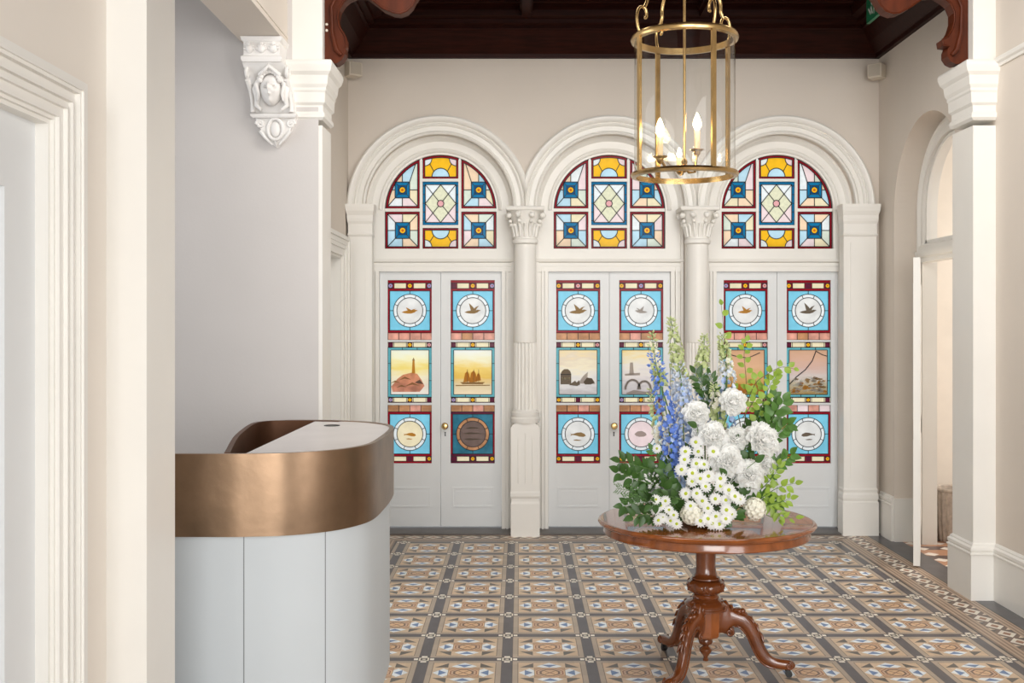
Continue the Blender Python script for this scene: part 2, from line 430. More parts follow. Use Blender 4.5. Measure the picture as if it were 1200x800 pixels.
def roundel(g, y0, y1, disc='disc', field='blue', ringc='white'):
    """red bordered blue square with a ring; y0..y1 inner square"""
    cx, cy = 90, (y0+y1)/2; c1, c2 = circ(cx, cy, 67, 40), circ(cx, cy, 53, 40)
    g.ring(rect(8, y0, 172, y1), c1, field); g.ring(c1, c2, ringc); g.piece(c2, disc)
    g.poly_line(c1, 1.8, True); g.poly_line(c2, 1.8, True); g.poly_line(rect(8, y0, 172, y1), 1.8, True)
    for k in range(8):
        a = PI*k/4 + PI/8; g.line((cx+53*math.cos(a), cy+53*math.sin(a)), (cx+67*math.cos(a), cy+67*math.sin(a)), 1.6)
    g.line((cx, y0), (cx, cy-67)); g.line((cx, y1), (cx, cy+67)); g.line((8, cy), (cx-67, cy)); g.line((172, cy), (cx+67, cy))
def tiles(g, y0, y1, cols):
    for k, c in enumerate(cols):
        g.piece(rect(k*45, y0, k*45+45, y1), c); g.line((k*45, y0), (k*45, y1), 1.5)
    g.line((180,y0),(180,y1),1.5); g.line((0,y0),(180,y0),1.6); g.line((0,y1),(180,y1),1.6)
def blob(g, pts, c, ox, oy, s=1, flip=False, off=.0015):
    P = [(ox + (-x if flip else x)*s, oy + y*s) for x, y in pts]
    g.piece(P, c, off=off)
BIRD_BODY = [(-34,3),(-24,-2),(-8,-5),(8,-4),(20,-8),(27,-7),(33,-4),(26,-2),(20,3),(6,8),(-10,8),(-24,6)]
WING_A = [(-8,-4),(8,-4),(4,-14),(-6,-24),(-16,-32),(-12,-18)]
WING_B = [(2,-4),(12,-4),(18,-14),(26,-22),(14,-18),(6,-12)]
WHALE = [(-32,-8),(-28,-2),(-18,-3),(-4,-8),(12,-9),(26,-3),(32,5),(22,10),(6,9),(-10,4),(-22,2),(-32,6),(-29,0)]
def roundel_art(g, cy, kind, c, flip=False, s=1.0, spread=1.0):
    if kind == 'bird':
        blob(g, BIRD_BODY, c, 90, cy+4, s, flip); blob(g, [(x, y*spread) for x, y in WING_A], c, 90, cy+4, s, flip, .002); blob(g, [(x, y*spread) for x, y in WING_B], c, 90, cy+4, s, flip, .0025)
    elif kind == 'fish':
        blob(g, WHALE, c, 90, cy+2, s, flip); blob(g, [(-20,24),(-6,22),(16,25),(4,28),(-14,27)], c, 90, cy, s, flip, .002)
    elif kind == 'shell':
        blob(g, [(-30,0),(-16,-12),(4,-14),(20,-6),(26,4),(14,12),(-8,13),(-24,8)], c, 90, cy, s, flip)
    elif kind == 'hills':
        for yy, w_ in ((-26,30),(-4,44),(20,40)): blob(g, [(-w_,3),(-w_*.3,-3),(w_*.5,-1),(w_,4),(w_*.4,4),(-w_*.4,5)], c, 90, cy+yy, 1)
def scene_art(g, kind):
    """picture area x 12..168, y 285..467"""
    if kind == 'lighthouse':
        blob(g, [(-76,62),(-50,30),(-28,14),(6,6),(30,10),(48,36),(60,60),(40,84),(-70,84)], 'rose', 90, 372)
        blob(g, [(8,8),(11,-44),(19,-44),(22,8)], 'gold', 90, 372, off=.003); blob(g, [(9,-44),(15,-56),(21,-44)], 'sil', 90, 372, off=.003)
        for q in ((-60,44,24),(-20,30,30),(10,54,34),(-34,62,26)): blob(g, [(-12,3),(0,-4),(12,2),(0,0)], 'sil', 90+q[0], 372+q[1], q[2]/14, off=.003)
        blob(g, [(20,46),(40,34),(56,52),(38,50)], 'sil2', 90, 372, off=.0035)
    elif kind == 'ships':
        for ox, s in ((-22,1.2),(4,1.35),(24,.9)):
            blob(g, [(-14,14),(-8,-16),(0,-24),(6,-14),(11,10)], 'gold', 90+ox, 400, s, off=.0025+.0003*ox/10); g.line((90+ox,364),(90+ox,420),1.0,c='sil')
        blob(g, [(-52,0),(50,0),(40,9),(-42,9)], 'sil', 90, 416, off=.004)
        blob(g, [(-70,0),(70,-1),(70,3),(-70,4)], 'sil', 90, 428, off=.003)
    elif kind == 'fort':
        blob(g, [(-22,40),(-22,-2),(-16,-14),(-6,-22),(8,-22),(18,-14),(22,-2),(22,40)], 'sil2', 40, 385, off=.002)
        for k in range(4): g.piece(rect(24+k*9, 392+4, 29+k*9, 408), 'lat', off=.004)
        g.line((18,385),(62,385),2,c='lead')
        blob(g, [(-26,32),(-6,2),(14,-16),(12,6),(36,20),(44,34)], 'sil3', 116, 390, off=.002)
        blob(g, [(0,26),(14,8),(34,10),(46,28),(30,36),(6,36)], 'sil2', 112, 390, off=.003)
        blob(g, [(-34,8),(-8,-10),(-2,-2),(8,-12),(12,6),(0,12)], 'sil2', 86, 420, off=.0035)
    elif kind == 'rocks':
        blob(g, [(-10,14),(-7,-36),(5,-36),(9,14)], 'sil3', 52, 372, off=.002); blob(g, [(-28,6),(34,2),(34,12),(-28,14)], 'sil3', 52, 376, off=.003)
        for cx, r in ((56,30),(104,26)):
            pts = [(cx+r*math.cos(PI*k/10), 446-r*1.3*math.sin(PI*k/10)) for k in range(11)]
            for p, q in zip(pts, pts[1:]): g.line(p, q, 6, c='sil3', off=.004)
        blob(g, [(-60,16),(-30,4),(20,12),(60,2),(66,20),(-58,22)], 'sil3', 90, 444, off=.003)
    elif kind == 'hill':
        blob(g, [(-76,10),(-40,-10),(0,-2),(40,-14),(76,2),(76,30),(-76,30)], 'gold', 90, 430, off=.002)
        pts = [(14,300),(50,310),(100,318),(150,296)]
        for p, q in zip(pts, pts[1:]): g.line(p, q, 2.2)
    elif kind == 'mountain':
        rnd = random.Random(3)
        for k in range(110):
            ox = rnd.uniform(-66,66); oy = rnd.uniform(0,70)*(1-.3*abs(ox)/70)
            blob(g, [(-9,2),(-2,-4),(8,-1),(3,3)], rnd.choice(['white','white','sil3','gold','sil']), 92+ox, 462-oy-4, rnd.uniform(.8,1.7), off=.002+.00003*k)
        pts = [(14,425),(40,396),(78,366),(106,330),(122,288)]
        for p, q in zip(pts, pts[1:]): g.line(p, q, 2.6)
        g.line((122,290),(146,304),2.2); g.line((146,304),(166,310),2.2)
Z1, Z0 = PZ(320 + 312/3.478, 8.74), PZ(320 + 495/3.478, 8.74)
SKY = dict(
 lighthouse=stained('painted_dawn_scene', (0,0,0), ramp=[(238,238,220),(244,236,190),(240,214,120),(240,226,190),(228,212,190),(236,226,214)], z0=Z0, z1=Z1),
 ships=stained('painted_sunset_scene', (0,0,0), ramp=[(238,236,226),(240,232,196),(238,204,110),(226,182,84),(222,200,160),(238,214,178)], z0=Z0, z1=Z1),
 fort=stained('painted_fort_scene', (0,0,0), ramp=[(240,214,160),(226,206,180),(238,222,190),(226,216,204),(214,206,202),(190,180,176)], z0=Z0, z1=Z1, warp=.6),
 rocks=stained('painted_coast_scene', (0,0,0), ramp=[(236,206,140),(230,214,180),(226,214,200),(216,204,198),(200,190,186),(186,176,174)], z0=Z0, z1=Z1, warp=.6),
 hill=stained('painted_hill_scene', (0,0,0), ramp=[(206,158,120),(214,166,130),(218,172,134),(206,160,110),(196,150,80),(170,130,70)], z0=Z0, z1=Z1),
 mountain=stained('painted_mountain_scene', (0,0,0), ramp=[(206,162,130),(212,168,142),(208,172,156),(206,190,180),(176,160,130),(150,120,70)], z0=Z0, z1=Z1))
for k in SKY: G['sky_'+k] = SKY[k]
GK = list(G); GM = [G[k] for k in GK]

LEAFS = [
 dict(A=('bird','gold',False,1.0,.55), S='lighthouse', C=('fish','gold',False,.8,1), t='rose', disc='cream', cj=('violet','yellow','violet'), word='lighthouse'),
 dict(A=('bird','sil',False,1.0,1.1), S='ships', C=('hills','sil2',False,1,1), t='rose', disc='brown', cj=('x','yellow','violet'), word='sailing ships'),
 dict(A=('bird','sil',False,1.1,.9), S='fort', C=('fish','sil',False,1.0,1), t='tan', disc='disc', cj=('yellow','rosy','yellow'), word='fort'),
 dict(A=('bird','sil3',True,.8,.9), S='rocks', C=('shell','sil3',False,.9,1), t='tan', disc='pink', cj=('yellow','violet','yellow'), word='rocky coast'),
 dict(A=('bird','gold',False,.9,.8), S='hill', C=('fish','sil3',True,.8,1), t='rose', disc='disc', cj=('violet','yellow','rosy'), word='golden hills'),
 dict(A=('bird','sil2',False,1.05,1.1), S='mountain', C=('fish','sil2',True,.9,1), t='rose', disc='disc', cj=('yellow','x','yellow'), word='white crags under a branch'),
]
def leaf(i, x0, x1, gx0, side, bay):
    """door leaf between x0 and x1, glazing from gx0, hinge side"""
    d = LEAFS[i]; Y = YD+.02; zb, zt = .025, PZ(318.5, 8.74)
    root = thing('door_%d' % (i+1), '%s door leaf of the %s doorway, its middle pane painted with %s' % (side, bay, d['word']), None, ((x0+x1)/2, Y, 0), kind='structure')
    ox, oy = (x0+x1)/2, Y
    gz = lambda yy: PZ(320 + (28+yy)/3.478, 8.74)
    gx = lambda xx: gx0 + xx/502
    b = B(); gl, gr = gx(0), gx(180)
    def fb(a0, a1, c0, c1, y0=0, y1=.045): b.box(a0-ox, a1-ox, y0, y1, c0, c1)
    m1, m2 = (244, 252), (500, 509)
    fb(x0, gl, zb, zt); fb(gr, x1, zb, zt); fb(gl, gr, gz(0), zt); fb(gl, gr, zb+.0, gz(747))
    fb(gl, gr, gz(m1[1]), gz(m1[0]), -.002, .035); fb(gl, gr, gz(m2[1]), gz(m2[0]), -.002, .035)
    b.build('leaf_frame', DOORP, root)
    b = B(); zl, zh = .181, .342; pl, pr = gl+.012, gr-.008         # raised bottom panel moulding
    for (a0,a1,c0,c1) in ((pl,pr,zh-.012,zh),(pl,pr,zl,zl+.012),(pl,pl+.012,zl+.012,zh-.012),(pr-.012,pr,zl+.012,zh-.012)): b.box(a0-ox,a1-ox,-.006,.0,c0,c1)
    b.box(pl+.03-ox, pr-.03-ox, -.003, 0, zl+.03, zh-.03)
    b.build('bottom_panel', DOORP, root)
    fn = lambda x, y: (gx(x)-ox, gz(y))
    # upper pane
    g = Glass(fn, .018)
    g.piece(rect(0,0,180,12), 'red'); strip(g, 12, 34, 'red', d['cj']); g.piece(rect(0,34,180,44), 'red')
    roundel(g, 44, 205); g.piece(rect(0,44,8,205),'red'); g.piece(rect(172,44,180,205),'red'); g.piece(rect(0,205,180,215),'red')
    g.line((0,215),(180,215)); tiles(g, 215, 244, [d['t'], 'tan' if d['t']=='rose' else 'rose', d['t'], d['t']] if i % 2 else [d['t']]*4)
    roundel_art(g, 124.5, *d['A'])
    o = g.b.build('upper_stained_glass', GM, root, fix=False); o['label'] = 'stained glass pane with a bird in a roundel'
    # middle pane
    g = Glass(fn, .018)
    strip(g, 254, 274, 'cream', ('x','yellow','rosy') if i % 2 == 0 else ('x','yellow','x')); g.piece(rect(0,252,180,254),'red')
    outer, inner = rect(0,275,180,477), rect(12,285,168,467)
    g.ring(outer, inner, 'teal'); g.piece(rect(0,274,180,275),'teal'); g.piece(inner, 'sky_'+d['S'])
    g.poly_line(inner, 1.8, True); g.poly_line(outer, 1.8, True)
    for q in (60, 120): g.line((q,275),(q,285)); g.line((q,467),(q,477))
    for q in (340, 410): g.line((0,q),(12,q)); g.line((168,q),(180,q))
    scene_art(g, d['S']); strip(g, 479, 498, 'cream', ('yellow','x','yellow') if i in (2,) else ('violet','yellow','x')); g.piece(rect(0,498,180,500),'red'); g.piece(rect(0,477,180,479),'teal')
    o = g.b.build('middle_stained_glass', GM, root, fix=False); o['label'] = 'stained glass pane painted with ' + d['word']
    # lower pane
    g = Glass(fn, .018)
    dk = i == 1  # this pane's darker glass colours paint in shade from something outside
    tiles(g, 509, 537, ['tan','tan','rose','tan'] if i < 4 else ['rose','pink','rose','pink'])
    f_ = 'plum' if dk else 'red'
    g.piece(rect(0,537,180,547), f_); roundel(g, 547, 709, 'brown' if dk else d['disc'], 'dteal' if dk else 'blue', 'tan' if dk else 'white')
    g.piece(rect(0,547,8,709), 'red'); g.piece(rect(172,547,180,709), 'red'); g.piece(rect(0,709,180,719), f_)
    strip(g, 719, 739, f_, ('x','yellow','yellow') if i == 1 else ('yellow','x','yellow')); g.piece(rect(0,739,180,747), f_)
    roundel_art(g, 628, *d['C'])
    o = g.b.build('lower_stained_glass', GM, root, fix=False); o['label'] = 'stained glass pane with a round sea picture'
    if i % 2 == 1:                                                      # brass knob on the meeting stile
        b = B(); kx = x0 + .035 - ox; kz = PZ(498.5, 8.74)
        rings = []
        for r, y in ((.022,0),(.022,-.006),(.010,-.008),(.010,-.03),(.024,-.04),(.028,-.052),(.020,-.064),(.004,-.067)):
            rings.append([(kx+r*math.cos(2*PI*k/20), y, kz+r*math.sin(2*PI*k/20)) for k in range(20)])
        b.loft(rings); b.build('door_knob', BRASS, root, 40)
        b = B(); b.prism([(kx-.005,kz-.085),(kx+.005,kz-.085),(kx+.003,kz-.065),(kx+.006,kz-.055),(kx,kz-.050),(kx-.006,kz-.055),(kx-.003,kz-.065)], lambda a,c,d_: (a,d_,c), -.004, 0)
        b.build('keyhole', BLACK, root)
for bi, c in enumerate(BAYS):
    bay = ['left','middle','right'][bi]
    leaf(bi*2, c-.494, c-.0015, c-.431-.001, 'left', bay)
    leaf(bi*2+1, c+.0015, c+.494, c+.080, 'right', bay)

# ---------------- door frames with transom, fanlights
FR = .453; fz0 = PZ(291.3, 8.72)
def fanlight(bi, c):
    bay = ['left','middle','right'][bi]
    b = B(); y0, y1 = YD, YD+.09
    def both(f):
        for y in (y0, y1): b.poly([(x, y, z) for x, z in f])
    A1, A2 = arc(c, ZS-.004, FR, NA), arc(c, ZS, RO+.006, NA)
    for k in range(NA): both([A1[k], A2[k], A2[k+1], A1[k+1]])
    for s in (-1, 1): both([(c+s*FR, fz0), (c+s*(RO+.006), fz0), (c+s*(RO+.006), ZS), (c+s*FR, ZS-.004)])
    zt = PZ(318, 8.72)
    b.box(c-RO-.006, c+RO+.006, y0, y1, zt, fz0); b.box(c-RO-.006, c-.496, y0, y1, 0, zt); b.box(c+.496, c+RO+.006, y0, y1, 0, zt)
    path = [(c+FR, fz0)] + A1 + [(c-FR, fz0)]
    for (x1,z1),(x2,z2) in zip(path, path[1:]): b.poly([(x1,y0,z1),(x2,y0,z2),(x2,y1,z2),(x1,y1,z1)])
    b.poly([(c-FR,y0,fz0),(c+FR,y0,fz0),(c+FR,y1,fz0),(c-FR,y1,fz0)])
    struct('trim_%d' % (4+bi), b, TRIM, 'flat white frame board around the %s doorway and its fanlight' % bay)
    # transom and casing mouldings
    b = B()
    b.extr([(0,PZ(313,8.7)),(.02,PZ(312,8.7)),(.022,PZ(308,8.7)),(.04,PZ(306.5,8.7)),(.045,PZ(303.5,8.7)),(0,PZ(303,8.7))], (c-RO+.002, YD), (c+RO-.002, YD), (0,-1))
    for s in (-1, 1):
        for r, w_, d_ in ((.496,.028,.018),(.532,.018,.026),(.574,.022,.034)):
            x0, x1 = sorted((c+s*r, c+s*(r+w_))); b.box(x0, x1, YD-d_, YD, 0, PZ(313,8.7) if r < .55 else ZS)
    b.box(c-.596, c+.596, YD-.0165, YD, PZ(318,8.7), PZ(312,8.7))
    struct('trim_%d' % (7+bi), b, TRIM, 'white transom moulding and door casing of the %s doorway' % bay)
    b = B(); b.loft([[(c+r*math.cos(PI*k/NA), y, ZS+r*math.sin(PI*k/NA)) for r, y in ((.500,YD),(.500,YD-.012),(.490,YD-.02),(.474,YD-.014),(.466,YD-.004),(.466,YD))] for k in range(NA+1)], False)
    b.loft([[(c+r*math.cos(PI*k/NA), y, ZS+r*math.sin(PI*k/NA)) for r, y in ((.600,YD),(.600,YD-.03),(.58,YD-.034),(.564,YD-.014),(.555,YD))] for k in range(NA+1)], False)
    struct('trim_%d' % (10+bi), b, TRIM, 'slim round bead framing the %s fanlight glass' % bay, smooth=40)
    # window
    root = thing('window_%d' % (bi+1), 'half-round stained glass fanlight over the %s doors' % bay, None, (c, YD+.03, fz0), kind='structure')
    U = 1/(3.636*144.6)
    fn = lambda x, y: ((x-424.5)*U, (625-y)*U)
    cx, cy, R = 424.5, 461, 236
    disc = [(cx+R*math.cos(a), cy+R*math.sin(a)) for a in [2*PI*k/96 for k in range(96)]]
    disc2 = [(cx+(R-10)*math.cos(a), cy+(R-10)*math.sin(a)) for a in [2*PI*k/96 for k in range(96)]]
    def flip(poly): return poly[::-1]
    def sunsquare(name, x0, y0, x1, y1, sx, sy, cols):
        g = Glass(fn, 0)
        up = y0 < 400
        outer = rect(x0, y0, x1, y1); inner = rect(x0+10, y0+10, x1-10, y1-10)
        if up: outer = clip(outer, disc); inner = clip(inner, disc2)
        g.ring(outer, inner, 'red'); g.poly_line(inner, 2.4, True); g.poly_line(outer, 2.8, True)
        h1, h2, h3 = 31, 34, 18
        dirs = [(1,0),(1,1),(0,1),(-1,1),(-1,0),(-1,-1),(0,-1),(1,-1)]
        corner = {(1,1):(x1-10,y1-10),(-1,1):(x0+10,y1-10),(-1,-1):(x0+10,y0+10),(1,-1):(x1-10,y0+10)}
        def far(dv):
            if dv[0] and dv[1]:
                C = corner[dv]; P = (sx+dv[0]*h1, sy+dv[1]*h2); return (C[0]+(C[0]-P[0])*.5, C[1]+(C[1]-P[1])*.5)
            return (sx+dv[0]*400, sy+dv[1]*400)
        def far2(dv): return far(dv)
        for k in range(8):
            d1, d2 = dirs[k], dirs[(k+1) % 8]
            P1 = (sx+d1[0]*h1, sy+d1[1]*h2); P2 = (sx+d2[0]*h1, sy+d2[1]*h2)
            poly = [P1, far(d1), far(d2), P2]
            g.piece(poly, cols[k], inner)
        for dv in dirs: g.line((sx+dv[0]*h1, sy+dv[1]*h2), far(dv), 2.4, inner)
        S1, S2 = rect(sx-h1, sy-h2, sx+h1, sy+h2), rect(sx-h3, sy-h3, sx+h3, sy+h3); C = circ(sx, sy, 13, 20)
        g.ring(S1, S2, 'dblue'); g.ring(S2, C, 'navy'); g.ring(C, circ(sx,sy,6,12), 'yellow'); g.piece(circ(sx,sy,6,12), 'orange')
        g.poly_line(S1, 2.6, True); g.poly_line(S2, 1.6, True); g.poly_line(C, 1.8, True)
        for dx in (-1,1):
            for dy in (-1,1): g.line((sx+dx*h3, sy+dy*h3), (sx+dx*h1, sy+dy*h2), 1.6)
        g.b.build(name, GM, root, fix=False)
    rc = random.Random(bi+2); pal = ['mint','peach','pale','pink','white','cream','peach','pale']
    def cols():
        p = pal[:]; rc.shuffle(p); return p
    sunsquare('sunburst_pane', 188, 226, 335, 453, 260, 373, cols()); sunsquare('sunburst_pane', 512, 226, 661, 453, 586, 373, cols())
    sunsquare('sunburst_pane', 187, 466, 336, 625, 261, 546, cols()); sunsquare('sunburst_pane', 512, 466, 661, 625, 586, 546, cols())
    g = Glass(fn, 0); x0, x1, y0, y1 = 346, 501, 338, 524; xm, ym = 423.5, 431
    g.ring(rect(x0,y0,x1,y1), rect(x0+12,y0+12,x1-12,y1-12), 'dblue'); a0,a1,c0,c1 = x0+12,x1-12,y0+12,y1-12
    C = circ(xm,ym,14,20); dia = [(xm,c0),(a1,ym),(xm,c1),(a0,ym)]
    for k, cc in enumerate(['white','pink','pink','white']): g.piece([[(a1,c0),(a1,ym),(xm,c0)],[(a1,c1),(xm,c1),(a1,ym)],[(a0,c1),(a0,ym),(xm,c1)],[(a0,c0),(xm,c0),(a0,ym)]][k], cc)
    g.ring(dia, C, 'lat'); g.piece(C, 'rosy')
    for P in (dia, rect(a0,c0,a1,c1), rect(x0,y0,x1,y1)): g.poly_line(P, 2.4, True)
    g.poly_line(C, 2.4, True)
    for X_, Y_ in ((a0,c0),(a1,c0),(a1,c1),(a0,c1)): 
        t = 14/math.hypot(X_-xm, Y_-ym); g.line((xm+(X_-xm)*t, ym+(Y_-ym)*t), (X_,Y_), 2.2)
    for q in range(5): g.line((x0, y0+18+q*37), (x0+12, y0+18+q*37), 2); g.line((x1, y0+18+q*37), (x1-12, y0+18+q*37), 2)
    g.b.build('lattice_pane', GM, root, fix=False)
    def sunrise(name, y0, y1, inv):
        g = Glass(fn, 0); x0, x1 = 347, 500
        outer = clip(rect(x0,y0,x1,y1), disc) if not inv else rect(x0,y0,x1,y1); inner = clip(rect(x0+9,y0+9,x1-9,y1-9), disc2) if not inv else rect(x0+9,y0+9,x1-9,y1-9)
        ys = (y0+9) if inv else (y1-9); yo = (y1-9) if inv else (y0+9 if not inv else 0)
        if not inv: yo = 240
        sg = 1 if inv else -1
        g.ring(outer, inner, 'red')
        half = [(xm+37*math.cos(PI*k/16), ys+sg*37*math.sin(PI*k/16)) for k in range(17)]
        # amber field, then the discs set in front of it a hair
        top = 9e9
        fld = []
        def reach(a):
            d = (math.cos(a), sg*math.sin(a)); best = 1e9
            for m_ in range(len(inner)):
                p, q = inner[m_], inner[(m_+1) % len(inner)]; ex, ey = q[0]-p[0], q[1]-p[1]; den = d[0]*ey-d[1]*ex
                if abs(den) < 1e-9: continue
                t = ((p[0]-xm)*ey-(p[1]-ys)*ex)/den; u = ((p[0]-xm)*d[1]-(p[1]-ys)*d[0])/den
                if t > 20 and -1e-6 <= u <= 1+1e-6: best = min(best, t)
            for qx in (x0+9, x1-9):
                fx, fy = xm-qx, ys-yo; bb = fx*d[0]+fy*d[1]; cc = fx*fx+fy*fy-900; D = bb*bb-cc
                if D > 0 and -bb-math.sqrt(D) > 0: best = min(best, -bb-math.sqrt(D))
            return (xm+d[0]*best, ys+d[1]*best)
        for k in range(64):
            a0_, a1_ = .002+(PI-.004)*k/64, .002+(PI-.004)*(k+1)/64
            g.piece([(xm+37*math.cos(a0_), ys+sg*37*math.sin(a0_)), reach(a0_), reach(a1_), (xm+37*math.cos(a1_), ys+sg*37*math.sin(a1_))], 'yellow')
        g.piece(half, 'pale')
        for s in (-1, 1):
            qx = (x0+9) if s < 0 else (x1-9); qr = 30
            q = [(qx, yo)] + [(qx - s*qr*math.cos(PI/2*k/8), yo - sg*qr*math.sin(PI/2*k/8)) for k in range(9)]
            q = clip(q if (s*sg < 0) else q, inner) if True else q
            area_ = sum(q[i-1][0]*q[i][1]-q[i][0]*q[i-1][1] for i in range(len(q))) if q else 0
            g.piece(q, 'pink' if s > 0 else 'white')
            pts = [(qx - s*qr*math.cos(PI/2*k/8), yo - sg*qr*math.sin(PI/2*k/8)) for k in range(9)]
            for a_, b_ in zip(pts, pts[1:]): g.line(a_, b_, 2.4, inner)
            g.line((xm+s*37*.78, ys+sg*37*.62), (qx-s*qr*.70, yo-sg*qr*.70), 2.2)
        g.poly_line(half, 2.6)
        g.poly_line(inner, 2.2, True); g.poly_line(outer, 2.8, True)
        g.b.build(name, GM, root, fix=False)
    sunrise('sunrise_pane', 226, 326, False); sunrise('sunrise_pane', 536, 625, True)
    # muntins
    b = B()
    def mb(x0, x1, y0, y1):
        (a0, c1), (a1, c0) = fn(x0, y0), fn(x1, y1); b.box(a0, a1, -.018, .02, c0, c1)
    mb(335, 347, 246, 625); mb(500, 512, 246, 625); mb(187, 335, 453, 466); mb(512, 661, 453, 466); mb(347, 500, 326, 338); mb(347, 500, 524, 536)
    b.build('muntins', TRIM, root)
for bi, c in enumerate(BAYS): fanlight(bi, c)

# threshold
b = B(); b.box(XL, XR, 8.50, 9.0, 0, .012); struct('trim_13', b, GROUND, 'dark grey slate threshold strip under the stained glass doors')

# ------------------------------------------------------------ columns between the bays
def column(cx, label):
    Y0 = 8.44; root = thing('engaged_column', label, 'column', (cx, 8.52, 0), 'columns between the stained glass doors')
    z = lambda y: PZ(y, 8.45)
    hw = .113
    b = B(); b.rects(-hw, hw, -.09, .10, [(0,0),(z(590),0),(z(587),-.004),(z(584),-.004),(z(581),.003),(z(577),.003),(z(575),0),(z(572),0)]); b.build('plinth', TRIM, root)
    # round-topped panelled pedestal
    b = B(); zt = z(495.5); zb_ = z(572); r_ = .05
    pl = [(-hw,zb_),(hw,zb_)] + [(hw-r_+r_*math.cos(a), zt-r_+r_*math.sin(a)) for a in [PI/2*k/8 for k in range(9)]] + [(-hw+r_+r_*math.cos(a), zt-r_+r_*math.sin(a)) for a in [PI/2+PI/2*k/8 for k in range(9)]]
    b.prism(pl, lambda a,c,d: (a,d,c), -.09, .10)
    for sx in (-.055,0,.055):
        b.tube([(sx,-.092,z(566)),(sx,-.092,z(507 if sx == 0 else 513))], .0035, 6)
    b.build('pedestal', TRIM, root)
    b = B(); b.lathe([(.112,z(495.5)),(.116,z(493)),(.116,z(490)),(.106,z(488.5)),(.112,z(486)),(.112,z(483.5)),(.098,z(482)),(.094,z(480))], 0, 0, 40); b.build('base_ring', TRIM, root, 40)
    b = B(); n = 20; rings = []                                     # fluted lower shaft
    def fl(zz, r, dep, m=160): return [( (r - dep*abs(math.sin(n/2*t))**.7 )*math.cos(t), (r - dep*abs(math.sin(n/2*t))**.7)*math.sin(t), zz) for t in [2*PI*k/m for k in range(m)]]
    b.loft([fl(z(480),.092,.010), fl(z(402),.090,.010), fl(z(401),.090,.002), fl(z(399),.0905,0), fl(z(285),.086,0)])
    b.build('shaft', TRIM, root, 30)
    b = B(); b.lathe([(.088,z(286)),(.102,z(284.5)),(.104,z(282)),(.098,z(280)),(.088,z(279)),(.086,z(270)),(.096,z(262)),(.12,z(250)),(.13,z(247))], 0, 0, 32)
    b.rects(-.145, .145, -.125, .14, [(z(247),-.004),(z(246),.004),(z(243.5),.008),(z(242),.0)])
    for k in range(16):                                            # leaf tips and volutes
        a = 2*PI*k/16; ca, sa = math.cos(a), math.sin(a)
        b.tube([(.090*ca,.090*sa,z(277)),(.098*ca,.098*sa,z(268)),(.112*ca,.112*sa,z(262)),(.124*ca,.124*sa,z(262.5)),(.122*ca,.122*sa,z(265))], [.010,.015,.013,.011,.007], 6)
    for k in range(8):
        a = 2*PI*k/8+PI/8; ca, sa = math.cos(a), math.sin(a); rr = .138 if k % 2 == 0 else .150
        b.ball((rr*ca, rr*sa, z(252)), .024, 10, 7); b.ball((.126*ca,.126*sa,z(259)), .016, 8, 6); b.ball((rr*ca*1.09, rr*sa*1.09, z(252)), .012, 8, 6)
    b.build('capital', TRIM, root, 45)
column(.0435, 'white fluted half column between the left and middle doors')
column(1.4085, 'white fluted half column between the middle and right doors, behind the flowers')
# flat pilaster strips behind columns
for i, cx in enumerate((.0435, 1.4085)):
    b = B(); b.box(cx-.085, cx+.085, 8.562, YW+.01, 0, ZS); b.box(cx-.066-.035, cx+.066+.035, 8.548, 8.562, 0, .22); 
    struct('trim_%d' % (14+i), b, TRIM, 'flat white wall strip behind the %s half column' % ['left','right'][i])

def pilaster_back(x0, x1, label):
    root = thing('flat_pilaster', label, 'pilaster', ((x0+x1)/2, 8.52, 0)); ox = (x0+x1)/2; x0 -= ox; x1 -= ox
    z = lambda y: PZ(y, 8.47)
    b = B(); b.rects(x0, x1, -.04, .079, [(0,.012),(z(589),.012),(z(587),.004),(z(584),.010),(z(580),.010),(z(577),.002),(z(574),.006),(z(572),0)]); b.clampy(.078).build('plinth', TRIM, root)
    b = B(); b.rects(x0, x1, -.035, .079, [(z(572),0),(z(276),0)]); b.box(x0+.05, x1-.05, -.042, -.035, z(560), z(284)); b.clampy(.078).build('shaft', TRIM, root)
    b = B(); b.rects(x0, x1, -.035, .079, [(z(277),.002),(z(275),.012),(z(273),.004),(z(262),.004),(z(259),.014),(z(256),.018),(z(252),.018),(z(247),.034),(z(242),.040),(z(239),.040)], ex=.5); b.clampy(.078).build('capital', TRIM, root)
pilaster_back(2.555, 2.815, 'flat white pilaster right of the right stained glass doors')
pilaster_back(XL+.02, -1.165, 'flat white pilaster left of the left stained glass doors')

# ------------------------------------------------------------ ceiling timber
b = B()
b.box(XL-.3, XR+.2, 1.0, 9.0, 4.12, 4.2)
b.box(-4.2, 6.2, -2.2, 1.0, 4.12, 4.2); b.box(-4.2, XL-.3, 1.0, 9.0, 4.12, 4.2); b.box(XR+.2, 6.2, 1.0, 9.0, 4.12, 4.2)
y = 6.9
while y < 8.4:                                                      # board joints
    b.box(XL+.2, XR-.2, y, y+.008, 4.112, 4.12); y += .09
struct('ceiling', b, WOOD_D, 'dark stained timber board ceiling')
cprof = [(0,4.12),(0,ZC),(.035,ZC),(.04,ZC+.03),(.05,ZC+.035),(.12,ZC+.10),(.18,ZC+.185),(.20,ZC+.19),(.20,ZC+.215),(.245,ZC+.22),(.25,ZC+.25),(.31,ZC+.26),(.32,ZC+.30),(.32,4.12)]
b = B(); b.extr(cprof, (XL, YW), (XR, YW), (0,-1)); b.extr(cprof, (XL, 6.6), (XL, YW), (1,0)); b.extr(cprof, (XR, 6.6), (XR, YW), (-1,0))
struct('trim_16', b, WOOD_D, 'dark timber cornice round the top of the hall walls')
